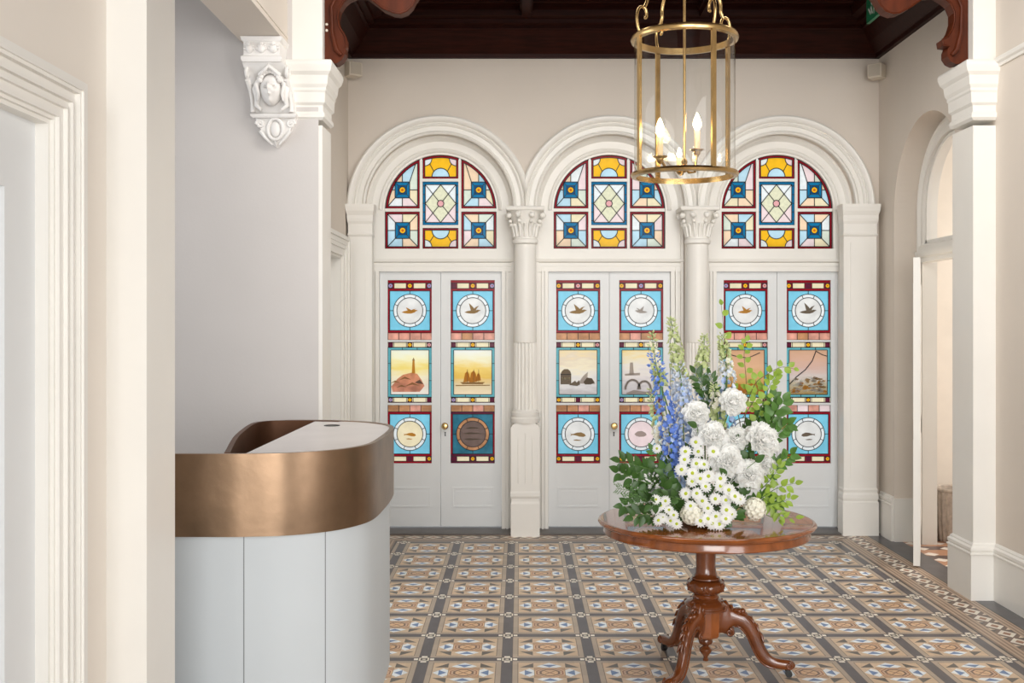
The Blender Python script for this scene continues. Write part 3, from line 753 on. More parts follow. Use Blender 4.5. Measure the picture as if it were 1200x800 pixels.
for i, xx in enumerate((PX(617, 8.1), PX(617, 8.1)+1.37, PX(617, 8.1)+2.6)):
    b = B(); b.box(xx-.035, xx+.035, 6.75, 8.3, 4.03, 4.12); b.box(xx-.05, xx+.05, 6.75, 8.3, 4.075, 4.12)
    struct('trim_%d' % (17+i), b, WOOD_D, '%s dark timber ceiling rib running towards the doors' % ['left','middle','right'][i])
b = B(); b.box(-1.2, 2.73, 6.5, 6.75, 3.72, 4.12); struct('trim_20', b, WOOD_D, 'dark timber cross beam over the fretted brackets')

# ------------------------------------------------------------ right wall with arched doorway
AC, AR, AZ = 7.595, .655, 2.505
b = B()
def xface(x, poly): b.poly([(x, y, z) for y, z in poly])
for x in (XR, XR+.30):
    xface(x, [(AC+AR,0),(YW+.1,0),(YW+.1,AZ),(AC+AR,AZ)]); xface(x, [(-2.2,0),(AC-AR,0),(AC-AR,AZ),(-2.2,AZ)])
    xface(x, [(AC+AR,AZ),(YW+.1,AZ),(YW+.1,4.12),(AC+AR,4.12)]); xface(x, [(-2.2,AZ),(AC-AR,AZ),(AC-AR,4.12),(-2.2,4.12)])
    A = arc(AC, AZ, AR, NA)
    for k in range(NA): xface(x, [A[k], (A[k][0],4.12), (A[k+1][0],4.12), A[k+1]])
path = [(AC+AR,0)] + arc(AC, AZ, AR, NA) + [(AC-AR,0)]
for (y1,z1),(y2,z2) in zip(path, path[1:]): b.poly([(XR,y1,z1),(XR,y2,z2),(XR+.30,y2,z2),(XR+.30,y1,z1)])
struct('wall_right', b, WALL, 'cream side wall on the right with a deep arched doorway')
# inner door casing set in the arch
b = B(); xf = XR+.18; ztr = 2.13
rings = []
casing = [(AR+.002,xf+.10),(AR+.002,xf),(AR-.02,xf-.004),(AR-.03,xf-.02),(AR-.05,xf-.02),(AR-.07,xf),(AR-.10,xf),(AR-.105,xf-.012),(AR-.125,xf-.012),(AR-.13,xf+.10)]
rings.append([(x, AC+r, 0) for r, x in casing])
rings += [[(x, AC+r*math.cos(PI*k/NA), AZ+r*math.sin(PI*k/NA)) for r, x in casing] for k in range(NA+1)]
rings.append([(x, AC-r, 0) for r, x in casing])
b.loft(rings, False)
b.extr([(0,2.13),(.03,2.13),(.03,2.16),(.05,2.17),(.06,2.19),(.06,2.21),(.03,2.215),(.03,2.25),(0,2.27),(-.06,2.27),(-.06,2.13)], (xf, AC-AR+.10), (xf, AC+AR-.10), (-1,0))
struct('trim_21', b, TRIM, 'moulded white casing and transom inside the right-hand arch', smooth=30)
b = B(); b.loft([[(xf+.03+dx, AC+r*math.cos(PI*k/24), AZ+r*math.sin(PI*k/24)) for r, dx in ((AR-.13,-.02),(AR-.155,-.02),(AR-.155,.01),(AR-.13,.01))] for k in range(25)])
b.box(xf+.01, xf+.04, AC+AR-.155, AC+AR-.13, 2.27, AZ); b.box(xf+.01, xf+.04, AC-AR+.13, AC-AR+.155, 2.27, AZ); b.box(xf+.01, xf+.04, AC-AR+.13, AC+AR-.13, 2.27, 2.295)
struct('trim_22', b, TRIM, 'thin white frame of the plain fanlight in the right arch')

# open door leaf, edge-on to the camera
root = thing('door_7', 'open white door leaf seen edge-on in the right arch', None, (XR+.16, 8.19, 0), kind='structure')
hx, hy = XR+.16, 8.19; ex, ey = 2.712, 7.35; L_ = math.hypot(ex-hx, ey-hy)
root.rotation_euler.z = math.atan2(ey-hy, ex-hx)
b = B(); b.box(0, L_, -.022, .022, .012, 2.12)
for s in (-1, 1):
    for z0_, z1_ in ((.2,.85),(1.0,1.95)):
        for (a0,a1) in ((.12,.40),(.48,.76)): b.box(a0*L_/.9, a1*L_/.9, s*.022-.004, s*.022+.004, z0_, z1_)
b.build('leaf_panel', TRIM, root)

# side room beyond
b = B(); b.box(XR+.30, 6.2, 8.62, 8.74, 0, 4.12); struct('wall_far_right', b, mat('side_room_paint', (240,232,220), .8, noise=.02), 'warm cream end wall of the room beyond the right arch')
b = B(); b.box(6.1, 6.2, -2.2, 8.7, 0, 4.12); struct('wall_side_room', b, MATS['side_room_paint'])
b = B(); b.box(XR+.32, 6.1, 8.585, 8.62, 0, .20); struct('baseboard_side_room', b, BLACK, 'black skirting board in the room beyond the right arch')
b = B()
root = thing('woven_basket', 'round grey-brown ribbed basket seen through the right doorway', 'basket', (PX(1122, 8.30), 8.30, 0))
WICK = mat('wicker_grey', (196,182,168), .7, noise=.2, scale=30)
rings = []
for z_, r in ((0,.145),(.02,.155),(.15,.166),(.30,.17),(.39,.168)):
    rings.append([((r+.006*math.cos(24*t))*math.cos(t), (r+.006*math.cos(24*t))*math.sin(t), z_) for t in [2*PI*k/144 for k in range(144)]])
rings += [[(r*math.cos(2*PI*k/144), r*math.sin(2*PI*k/144), z_) for k in range(144)] for z_, r in ((.39,.150),(.05,.14))]
b.loft(rings); b.build('basket_body', WICK, root, 50)
b = B(); b.tube([(.168*math.cos(2*PI*k/40), .168*math.sin(2*PI*k/40), .395) for k in range(41)], .013, 8, False); b.build('rim', WICK, root, 60)

# right-hand pilaster and bracket
def skirting(b, p0, p1, nrm, ht=.343):
    b.extr([(0,0),(.022,0),(.022,ht-.075),(.028,ht-.07),(.028,ht-.062),(.018,ht-.058),(.024,ht-.045),(.024,ht-.03),(.012,ht-.02),(.012,ht-.012),(.004,ht),(0,ht)], p0, p1, nrm)
def near_pilaster(x0, x1, y0, y1, label, sides):
    root = thing('hall_pilaster', label, 'pilaster', ((x0+x1)/2, (y0+y1)/2, 0)); ox, oy = (x0+x1)/2, (y0+y1)/2
    a0, a1, c0, c1 = x0-ox, x1-ox, y0-oy, y1-oy
    b = B(); b.rects(a0, a1, c0, c1, [(0,.022),(.27,.022),(.275,.028),(.283,.028),(.288,.018),(.30,.024),(.315,.024),(.325,.012),(.333,.012),(.343,.003)]); b.build('plinth', TRIM, root)
    b = B(); b.box(a0, a1, c0, c1, .34, 2.86); b.build('shaft', TRIM, root)
    z = lambda y: PZ(y, 6.5)
    b = B(); b.rects(a0, a1, c0, c1, [(z(141),0),(z(138),.014),(z(134),.016),(z(131),.004),(z(124),.004),(z(121),.018),(z(109),.020),(z(107),.026),(z(104),.026),(z(100),.036),(z(90),.042),(z(86),.058),(z(79),.068),(z(75),.068),(z(73),.062)])
    b.build('capital', TRIM, root)
    b = B(); b.box(a0, a1, c0+.0, c1, 3.24, 4.10); b.build('upper_block', TRIM, root)
    return root
near_pilaster(2.735, 2.872, 6.49, 6.80, 'tall white pilaster on the right wall beside the arched doorway', 0)
b = B(); skirting(b, (XR, -2.2), (XR, 6.47), (-1,0)); struct('baseboard_right', b, TRIM, 'tall white skirting along the right wall near the camera')
b = B(); skirting(b, (XR, AC+AR), (XR, YW-.05), (-1,0)); b.box(XR-.003, XR+.18, AC+AR-.02, AC+AR, 0, .33)
struct('baseboard_right_far', b, TRIM, 'white skirting on the right wall between the arch and the corner')
b = B(); b.box(XR-.03, XR+.16, AC-AR-.005, AC-AR+.022, 0, .335); b.box(XR-.026, XR, 6.83, AC-AR, 0, .335); struct('baseboard_right_jamb', b, TRIM, 'short white skirting block on the near jamb of the right arch')
b = B(); b.extr([(0,3.20),(.012,3.20),(.016,3.215),(.03,3.225),(.034,3.24),(.03,3.25),(0,3.255)], (XR, -2.2), (XR, 6.48), (-1,0)); struct('trim_23', b, TRIM, 'thin white picture rail high on the right wall')
b = B()
# ------------------------------------------------------------ left side
PXL = -1.19
near_pilaster(-1.372, PXL, 6.49, 6.78, 'white pilaster at the end of the grey wall behind the desk', 0)
b = B(); b.box(-4.2, -1.372, 6.485, 6.66, 0, 4.12); b.box(-1.372, -1.213, 6.485, 6.4895, 0, PZ(126, 6.5)); struct('wall_alcove', b, WALLG, 'pale grey wall behind the reception desk')
b = B(); b.box(XL-.2, XL, 6.66, 7.30, 0, 4.12); b.box(XL-.2, XL, 8.27, YW+.1, 0, 4.12); b.box(XL-.2, XL, 7.30, 8.27, 2.19, 4.12)
struct('wall_left', b, WALL, 'cream left wall of the hall beyond the pilaster')
b = B(); y0, y1, zt = 7.30, 8.27, 2.19
def arch_box(b, x, sgn, y0, y1, zt, wd=.16, bands=((0,.35,.018),(.35,.55,.028),(.55,.8,.034),(.8,1,.046))):
    for f0, f1, d in bands:
        w0, w1 = wd*f0, wd*f1
        xs = sorted((x, x+sgn*d))
        b.box(xs[0], xs[1], y1+w0, y1+w1, 0, zt+w1); b.box(xs[0], xs[1], y0-w1, y0-w0, 0, zt+w1); b.box(xs[0], xs[1], y0-w0, y1+w0, zt+w0, zt+w1)
arch_box(b, XL, 1, y0, y1, zt, .15); b.box(XL-.12, XL-.0004, y1-.02, y1, 0, zt-.02); b.box(XL-.12, XL-.0004, y0, y0+.02, 0, zt-.02); b.box(XL-.12, XL-.0004, y0, y1, zt-.0199, zt)
struct('trim_24', b, TRIM, 'white moulded door surround in the left wall near the corner')
root = thing('door_8', 'closed white side door in the left wall near the corner', None, (XL-.1, (y0+y1)/2, 0), kind='structure')
b = B(); b.box(-.04, .0, -.465, .465, .01, 2.17)
for s in (-1,1): b.box(-.004, .006, s*.22-.15, s*.22+.15, .25, .9); b.box(-.004, .006, s*.22-.15, s*.22+.15, 1.05, 2.0)
b.build('leaf_panel', DOORP, root)

# near left wall with doorway and pier
XN = -1.36
b = B(); b.box(XN-.30, XN, 3.118, 3.83, 0, 4.12); b.box(XN-.30, XN, -2.2, 2.1, 0, 4.12); b.box(XN-.30, XN, 2.1, 3.118, 2.25, 4.12)
struct('wall_left_near', b, mat('near_wall_paint', (232,224,213), .7, noise=.02, scale=1.6), 'cream left wall near the camera with a panelled door')
b = B(); b.box(XN, -1.227, 3.54, 3.83, 0, 4.12); struct('trim_25', b, TRIM, 'broad white pilaster strip on the pier left of the desk')
b = B(); arch_box(b, XN, 1, 2.1, 3.118, 2.248, .132, ((0,.08,.010),(.08,.30,.022),(.30,.36,.034),(.36,.48,.026),(.48,.55,.040),(.55,.72,.032),(.72,.80,.048),(.80,1,.055)))
b.box(XN-.05, XN-.0004, 3.105, 3.118, 0, 2.235); b.box(XN-.05, XN-.0004, 2.1, 3.118, 2.2351, 2.25)
struct('trim_26', b, TRIM, 'deep moulded white architrave around the near left door')
root = thing('door_9', 'white door recessed in the near left wall', None, (XN-.05, 2.62, 0), kind='structure')
b = B(); b.box(-.045, -.0, -.50, .50, .01, 2.235); b.box(-.0, .012, .30, .50, .01, 2.235); b.box(0, .012, -.5, .3, 2.03, 2.235); b.build('leaf_panel', DOORP, root)
# beam over the opening
b = B(); zbm = PZ(50, 6.45); b.box(-1.665, -1.40, 3.80, 6.50, zbm, 4.12); b.box(-1.675, -1.395, 3.80, 6.50, zbm+.03, zbm+.045)
struct('trim_27', b, WALL, 'plaster beam over the desk opening, resting on the carved corbel')
b = B(); b.box(-4.2, -4.1, -2.2, 6.6, 0, 4.12); struct('wall_alcove_left', b, WALLG)
b = B(); b.box(-4.2, XN-.3, 3.0, 3.1, 0, 4.12); struct('wall_alcove_front', b, WALLG)
b = B(); skirting(b, (-4.1, 6.5), (-1.38, 6.5), (0,-1)); struct('baseboard_alcove', b, TRIM)
b = B(); b.box(-4.2, -1.6, -2.4, -2.3, 0, 4.12); b.box(2.9, 6.2, -2.4, -2.3, 0, 4.12); struct('wall_front', b, WALL)

# fretted brackets
def bracket(x0, sgn, label):
    Y0, Y1 = 6.56, 6.66; k = 6.58/F
    root = thing('timber_bracket', label, 'bracket', (x0, 6.61, PZ(72, 6.58)), 'fretted timber brackets under the cross beam')
    z0 = PZ(72, 6.58)
    P = [(0,-45),(0,74),(6,78),(9,81) if sgn < 0 else (7,74),(9,75),(14,76),(20,73),(24,67),(24,60),(22,55),(29,54),(30,47),(24,44),(19,36),(16,26),(16,16),(20,6),(27,0),(36,-5),(48,-4),(58,3),(68,10),(80,16),(88,17),(96,14),(102,8),(106,0),(112,-8),(124,-12),(140,-14),(140,-45)]
    if sgn > 0: P = [(0,-45),(0,71),(7,72),(9,75),(14,75),(20,71),(24,64),(24,57),(25,53),(25,46),(22,40),(17,32),(15,22),(17,12),(22,4),(28,-1),(38,-5),(48,-4),(58,3),(68,11),(80,16),(88,17),(96,14),(102,8),(106,0),(112,-8),(124,-12),(140,-14),(140,-45)]
    b = B(); b.prism([(sgn*a*k, (72-c)*k) for a, c in P], lambda a,c,d: (a,d,c), -.05, .05); b.build('fretted_board', WOOD_B, root)
    b = B()                                                         # raised edge bead following the curve
    pth = [(sgn*(a+ (0))*k, -.052, (72-c)*k) for a, c in P if -10 < c < 60 and 14 <= a < 113]
    b.tube(pth, .006, 6); b.build('edge_bead', WOOD_B, root, 60)
    b = B(); b.tube([(sgn*20*k, -.06, (72-66)*k), (sgn*14*k,-.06,(72-60)*k),(sgn*9*k,-.06,(72-40)*k),(sgn*8*k,-.06,(72-10)*k),(sgn*16*k,-.06,(72+8)*k)], [.012,.016,.012,.010,.008], 8); b.build('carved_rib', WOOD_B, root, 60)
    if sgn > 0:
        for zz in (30, 37):
            b2 = B(); b2.loft([[(2.6*k + .008*math.cos(2*PI*q/12)*r, -.05-y, (72-zz)*k + .008*math.sin(2*PI*q/12)*r) for q in range(12)] for r, y in ((1,0),(1,.01),(.3,.014))])
            b2.build('bolt_cap', PLASTIC, root, 40)
bracket(PXL+.001, 1, 'carved brown timber bracket above the left pilaster')
bracket(2.734, -1, 'carved brown timber bracket above the right pilaster')

# ------------------------------------------------------------ carved corbel
def corbel():
    yb = 6.50; k = 6.4/F; x0 = PX(318, 6.4); zt = PZ(48, 6.4)
    root = thing('carved_corbel', 'white plaster corbel carved with a face under the beam end', 'corbel', (x0, yb, zt))
    def C(px, py): return ((px-318)*k, (48-py)*k)
    b = B(); a0 = C(287,0)[0]; a1 = C(335,0)[0]; z = lambda py: C(0,py)[1]
    b.rects(a0+.01, a1-.01, -.20, 0, [(z(77),.0),(z(74),.008),(z(71),.008),(z(69),-.006),(z(54),-.006),(z(52),.006),(z(48),.010)], ey=.8)
    for i in range(3):
        cx = C(297+i*14, 0)[0]; b.ball((cx,-.20,z(62)), .024, 12, 8, (1,.7,1.1)); b.ball((cx,-.21,z(57)), .013, 8, 6)
        for q in range(5): b.ball((cx+.026*math.cos(q*PI/4), -.2, z(62)+.026*math.sin(q*PI/4)), .009, 6, 5)
    b.build('top_block', PLASTER, root, 40)
    b = B()                                                        # body tapering in depth
    b.loft([[(C(lx,0)[0], 0, z(py)), (C(rx,0)[0], 0, z(py)), (C(rx,0)[0], -d, z(py)), (C(lx,0)[0], -d, z(py))] for py, lx, rx, d in ((134,296,346,.05),(128,294,344,.06),(110,294,342,.075),(92,292,338,.11),(82,289,336,.17),(77,288,336,.185))])
    b.rects(C(295,0)[0], C(344,0)[0], -.075, 0, [(z(137),0),(z(135),.012),(z(133),.014),(z(131),0)], ey=.8)
    for s, px in ((-1,293),(1,338)):                                # side volutes
        sp = []
        for t in range(26):
            a = t/25*3.4*PI; r = .036*(1-t/30); sp.append((C(px,0)[0]+ s*.004 , -.15 + r*math.cos(a)-.0, z(88)+r*math.sin(a)))
        b.tube(sp, [.013*(1-.5*t/25) for t in range(26)], 7)
        b.tube([(C(px,0)[0], -.16, z(96)), (C(px+1,0)[0], -.11, z(106)), (C(px+2,0)[0], -.085, z(118)), (C(px+3,0)[0], -.085, z(131))], [.016,.014,.012,.016], 8)
        for q in range(7): b.ball((C(px+1,0)[0], -.10+.004*q, z(100+q*4.5)), .009, 6, 5)
    b.build('scrolled_body', PLASTER, root, 45)
    # face with headdress
    b = B(); fx, fz = C(319,0)[0], z(106)
    nu, nv = 40, 32; rings = []
    for j in range(1, nv):
        th = PI*j/nv; ring = []
        for i in range(nu):
            ph = 2*PI*i/nu; x = math.sin(th)*math.cos(ph); y = math.sin(th)*math.sin(ph); zz = math.cos(th)
            jaw = 1 - .28*max(0, -zz)**1.5
            X_, Y_, Z_ = .068*x*jaw, .075*y, .095*zz
            if y < 0:
                f = -y
                g = lambda cx, cz, sx, sz: math.exp(-((x-cx)/sx)**2 - ((zz-cz)/sz)**2)
                Y_ -= 1.9*f*(.026*g(0,-.05,.13,.2) + .012*g(0,.22,.45,.07) - .020*g(.3,.08,.14,.1) - .020*g(-.3,.08,.14,.1) + .010*g(.3,.06,.08,.05) + .010*g(-.3,.06,.08,.05) + .013*g(0,-.38,.2,.05) - .008*g(0,-.44,.2,.03) + .011*g(0,-.50,.16,.05) + .013*g(0,-.78,.22,.14) + .010*g(.42,-.2,.18,.18) + .010*g(-.42,-.2,.18,.18))
            ring.append((fx+X_, -.115+Y_, fz+Z_))
        rings.append(ring)
    b.loft(rings)
    b.build('face', PLASTER, root, 60)
    b = B()
    for i in range(9):                                              # hair curls and leaf crown
        a = PI*(.05+.9*i/8); b.ball((fx+.078*math.cos(a), -.13, fz+.02+.085*math.sin(a)), .020, 8, 6); b.ball((fx+.058*math.cos(a), -.165, fz+.035+.066*math.sin(a)), .016, 8, 6)
    for s in (-1,1):
        b.tube([(fx+s*.075,-.12,fz+.05),(fx+s*.092,-.13,fz),(fx+s*.082,-.12,fz-.05),(fx+s*.09,-.11,fz-.09),(fx+s*.06,-.12,fz-.12)], [.018,.022,.018,.016,.008], 8)
        b.tube([(fx+s*.06,-.15,fz+.07),(fx+s*.083,-.155,fz+.02),(fx+s*.07,-.15,fz-.03),(fx+s*.075,-.14,fz-.07)], [.012,.014,.012,.006], 7)
    b.tube([(fx-.06,-.17,fz+.075),(fx-.02,-.20,fz+.10),(fx+.0,-.195,fz+.125),(fx+.03,-.19,fz+.10),(fx+.06,-.17,fz+.075)], .012, 8)
    b.build('hair', PLASTER, root, 60)
    b = B()                                                        # pendant
    b.loft([[(C(lx,0)[0], 0, z(py)), (C(rx,0)[0], 0, z(py)), (C(rx,0)[0], -d, z(py)), (C(lx,0)[0], -d, z(py))] for py, lx, rx, d in ((171,320.5,323,.02),(162,312,331,.05),(150,304,339,.06),(140,298,344,.055),(135,297,345,.05))])
    px_ = C(321,0)[0]
    b.tube([(px_+.045*math.cos(t), -.065, z(150)+.062*math.sin(t)) for t in [2*PI*q/28 for q in range(29)]], .010, 7, False)
    b.ball((px_,-.055,z(150)), .04, 12, 8, (.8,.5,1.2))
    for s in (-1,1):
        sp = [(px_+s*(.092+ .026*(1-t/20)*math.cos(t*.55)), -.06, z(144)+.026*(1-t/20)*math.sin(t*.55)) for t in range(18)]
        b.tube(sp, .009, 7); b.tube([(px_+s*.09,-.06,z(152)),(px_+s*.06,-.062,z(160)),(px_+s*.02,-.05,z(168))], [.012,.010,.006], 7)
    for q in range(4): b.ball((px_,-.05+.006*q,z(162+q*2.4)), .014-.002*q, 8, 6)
    b.build('pendant', PLASTER, root, 50)
corbel()

# corner loudspeakers
def speaker(x, y, z, rz, label):
    root = thing('wall_speaker', label, 'speaker', (x, y, z), 'small corner loudspeakers', rz=rz)
    b = B(); b.rects(-.055, .055, -.05, .05, [(-.055,-.004),(-.05,0),(.05,0),(.055,-.004)]); b.build('housing', PLASTIC, root)
    b = B(); b.box(-.045,.045,-.054,-.050,-.044,.044); b.build('grille', mat('speaker_grille', (190,180,164), .7), root)
    b = B(); b.tube([(0,.05,0),(0,.10,.0)], .012, 8); b.box(-.02,.02,.095,.115,-.05,.05); b.build('mount', PLASTIC, root)
speaker(PX(414, 8.45), 8.44, PZ(82, 8.45), math.radians(35), 'small cream loudspeaker in the upper left corner')
speaker(PX(1027, 8.45), 8.44, PZ(84, 8.45), math.radians(-40), 'small cream loudspeaker in the upper right corner')

# hanging exit sign (edge of it shows beside the right bracket)
root = thing('exit_sign', 'green and white exit sign hanging beside the right timber bracket', 'sign', (2.516, 7.63, 3.83))
b = B(); b.box(-.012, .012, -.14, .14, 0, .17); b.build('sign_panel', mat('exit_green', (20,120,80), .4), root)
for y_ in (-.1,.1):
    b = B(); b.tube([(0,y_,.17),(0,y_,.29)], .004, 6); b.build('hanger', BLACK, root)
b = B()
def sl(pts): b.prism(pts, lambda a,c,d: (d,a,c), -.0135, -.012)
for pts in ([(-.10,.03),(-.09,.03),(-.09,.13),(-.10,.13)],[(-.10,.12),(-.02,.12),(-.02,.13),(-.10,.13)],[(-.03,.03),(-.02,.03),(-.02,.13),(-.03,.13)],[(.02,.10),(.04,.12),(.03,.13),(.01,.12)],[(.0,.04),(.02,.04),(.05,.09),(.03,.10)],[(.05,.04),(.10,.09),(.09,.10),(.04,.06)]): sl(pts)
b.build('pictogram', mat('sign_white', (235,240,235), .5), root)

# ------------------------------------------------------------ reception desk
def smooth_curve(P, n=10, closed=False):
    out = []; N = len(P)
    rng = range(N if closed else N-1)
    for i in rng:
        p0, p1, p2, p3 = (P[(i-1) % N], P[i], P[(i+1) % N], P[(i+2) % N]) if closed else (P[max(i-1,0)], P[i], P[i+1], P[min(i+2,N-1)])
        for k in range(n):
            t = k/n
            out.append(tuple(.5*((2*p1[j]) + (-p0[j]+p2[j])*t + (2*p0[j]-5*p1[j]+4*p2[j]-p3[j])*t*t + (-p0[j]+3*p1[j]-3*p2[j]+p3[j])*t**3) for j in range(2)))
    if not closed: out.append(tuple(P[-1][:2]))
    return out
def offset(P, d):
    out = []
    for i, p in enumerate(P):
        a = Vector(P[max(i-1,0)]); c = Vector(P[min(i+1,len(P)-1)]); t = (c-a).normalized(); out.append((p[0]-t.y*d, p[1]+t.x*d))
    return out
def ribbon(b, P, th, z0, z1):
    Q = offset(P, th)
    b.loft([[(p[0],p[1],z0),(p[0],p[1],z1),(q[0],q[1],z1),(q[0],q[1],z0)] for p, q in zip(P, Q)])
ZD = 1.15; ZB = .825
root = thing('reception_desk', 'curved reception desk with a bronze band over pale grey panels', 'desk', (-1.0, 4.9, 0))
O = lambda P: [(x+1.0, y-4.9) for x, y in P]
front = O(smooth_curve([(-1.9,4.215),(-1.5,4.215),(-1.2,4.21),(-1.07,4.215),(-.918,4.24),(-.782,4.315),(-.69,4.42),(-.628,4.58),(-.612,4.85),(-.612,5.15),(-.632,5.38),(-.70,5.54),(-.82,5.66),(-1.0,5.735),(-1.15,5.755),(-1.25,5.748)], 10))
b = B(); ribbon(b, front, .022, ZB, ZD); o = b.build('bronze_band', BRONZE, root, 30); o['label'] = 'brushed bronze band round the top of the desk'
ret = O(smooth_curve([(-.95,5.690),(-1.10,5.722),(-1.25,5.722),(-1.335,5.69),(-1.378,5.60),(-1.375,5.45),(-1.345,5.2),(-1.30,4.9),(-1.245,4.62),(-1.19,4.36),(-1.17,4.26)], 8))
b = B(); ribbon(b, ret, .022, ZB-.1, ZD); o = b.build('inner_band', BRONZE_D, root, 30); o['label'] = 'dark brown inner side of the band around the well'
# base
base = offset(front, .020)
b = B(); ribbon(b, base, .02, 0.0, ZB+.02); b.build('base_panel', DESKP, root, 30)
b = B()
for px in (285.5, 381):
    # seams at these places on the outside of the base
    best = min(base, key=lambda p: abs((p[0]-1.0)*F/(p[1]+4.9)+CX-px) + (10 if p[1] > 0 else 0))
    i = base.index(best); t = Vector(base[i+1])-Vector(base[i-1]); t.normalize(); n_ = Vector((t.y,-t.x))
    c0 = Vector(best)+n_*.0006
    b.loft([[(c0.x+t.x*s*.0018+n_.x*d, c0.y+t.y*s*.0018+n_.y*d, z_) for s, d in ((-1,-.004),(1,-.004),(1,0),(-1,0))] for z_ in (.0, ZB)])
b.build('panel_seam', mat('seam_shadow_gap', (120,122,124), .8), root)
# stone top right of x=-1.08
inner_f = offset(front, .021)
top = [p for p in inner_f if p[0] >= -.085]
top = [(-.085, top[0][1])] + top + [(-.085, top[-1][1])]
b = B(); b.prism(top, lambda a,c,d: (a,c,d), ZD-.035, ZD-.004); o = b.build('counter_top', MARBLE, root); o['label'] = 'pale stone counter top'
b = B(); b.box(-.9, -.09, -.66, -.1, .70, .73); b.build('work_surface', mat('inner_shelf', (150,146,142), .5), root)
b = B(); b.loft([[(PX(389,5.45)+1.0+r*math.cos(2*PI*k/24), 5.45-4.9+r*math.sin(2*PI*k/24), z_) for k in range(24)] for r, z_ in ((.040,ZD-.004),(.040,ZD-.001),(.032,ZD-.001),(.030,ZD-.003))])
b.build('cable_grommet', BLACK, root, 40)

# ------------------------------------------------------------ pedestal table
TX, TY, TZ = .885, 5.12, .735
root = thing('pedestal_table', 'round polished walnut pedestal table with three carved feet', 'table', (TX, TY, 0))
b = B(); R_ = .512
b.lathe([(.3,.672),(R_-.055,.672),(R_-.052,.705),(R_-.028,.705),(R_-.012,.709),(R_-.004,.716),(R_,.723),(R_-.004,.730),(R_-.014,.7345),(R_-.02,TZ),(0.01,TZ)], 0, 0, 96)
b.build('tabletop', WOOD_T, root, 40)
b = B(); b.lathe([(R_-.060,.668),(R_-.030,.668),(R_-.026,.672),(R_-.028,.676),(R_-.030,.705),(R_-.060,.705)], 0, 0, 96); b.build('apron', WOOD_T, root, 40)
b = B(); b.lathe([(.11,.672),(.10,.655),(.07,.645),(.054,.635),(.050,.60),(.047,.55),(.046,.51),(.050,.48),(.058,.462),(.066,.458),(.068,.452),(.060,.448)], 0, 0, 40)
b.build('column', WOOD_C, root, 40)
b = B()
n = 9; rings = []
for z_, r in ((.448,.062),(.444,.074),(.434,.084),(.420,.089),(.404,.086),(.392,.076),(.384,.062),(.378,.055)):
    amp = .0055*max(0, 1-abs(z_-.416)/.03)
    rings.append([((r-amp+amp*2*abs(math.cos(n*t/2)))*math.cos(t), (r-amp+amp*2*abs(math.cos(n*t/2)))*math.sin(t), z_) for t in [2*PI*k/144 for k in range(144)]])
b.loft(rings)
for k in range(6):
    a = 2*PI*k/6+.35
    for s in (-1,1): b.tube([(.090*math.cos(a+s*.10*math.sin(q*.7)), .090*math.sin(a+s*.10*math.sin(q*.7)), .438-.011*q*.5) for q in range(8)], [.004,.006,.007,.007,.007,.006,.005,.003], 6)
b.build('carved_bulb', WOOD_C, root, 50)
b = B(); b.lathe([(.055,.380),(.062,.374),(.066,.366),(.060,.360),(.074,.352),(.094,.342),(.100,.334),(.098,.326),(.088,.322),(.088,.316),(.092,.312),(.092,.306),(.080,.303)], 0, 0, 48); b.build('turned_collar', WOOD_C, root, 40)
b = B(); b.lathe([(.075,.305),(.072,.22),(.070,.185),(.062,.176),(.03,.174)], 0, 0, 9); b.build('centre_block', WOOD_T, root)
b = B(); b.lathe([(.024,.176),(.030,.165),(.034,.152),(.030,.142),(.018,.136),(.014,.130),(.030,.118),(.031,.110),(.024,.098),(.012,.082),(.010,.074),(.014,.068),(.013,.060),(.004,.057)], 0, 0, 28); b.build('drop_finial', WOOD_C, root, 40)
# legs: outline in (r,z), swept across width
UP = [(.055,.315),(.075,.345),(.095,.352),(.108,.335),(.118,.315),(.150,.300),(.185,.288),(.215,.262),(.240,.225),(.262,.175),(.285,.125),(.310,.095),(.340,.085),(.375,.082),(.402,.078),(.415,.062)]
LO = [(.055,.190),(.075,.195),(.095,.190),(.105,.200),(.118,.222),(.140,.232),(.160,.225),(.180,.205),(.198,.175),(.215,.135),(.235,.095),(.262,.062),(.295,.045),(.335,.038),(.370,.036),(.405,.044)]
WID = [.030,.034,.034,.033,.032,.031,.030,.029,.028,.026,.025,.025,.026,.028,.030,.022]
def spiral(b, c, r0, w, turns=1.6, th=.010, s=1, y=0):
    pts = [(c[0]+r0*(1-t/30)*math.cos(s*t*.42+1.5), y, c[1]+r0*(1-t/30)*math.sin(s*t*.42+1.5)) for t in range(int(turns*15))]
    b.tube(pts, [th*(1-.5*i/len(pts)) for i in range(len(pts))], 7)
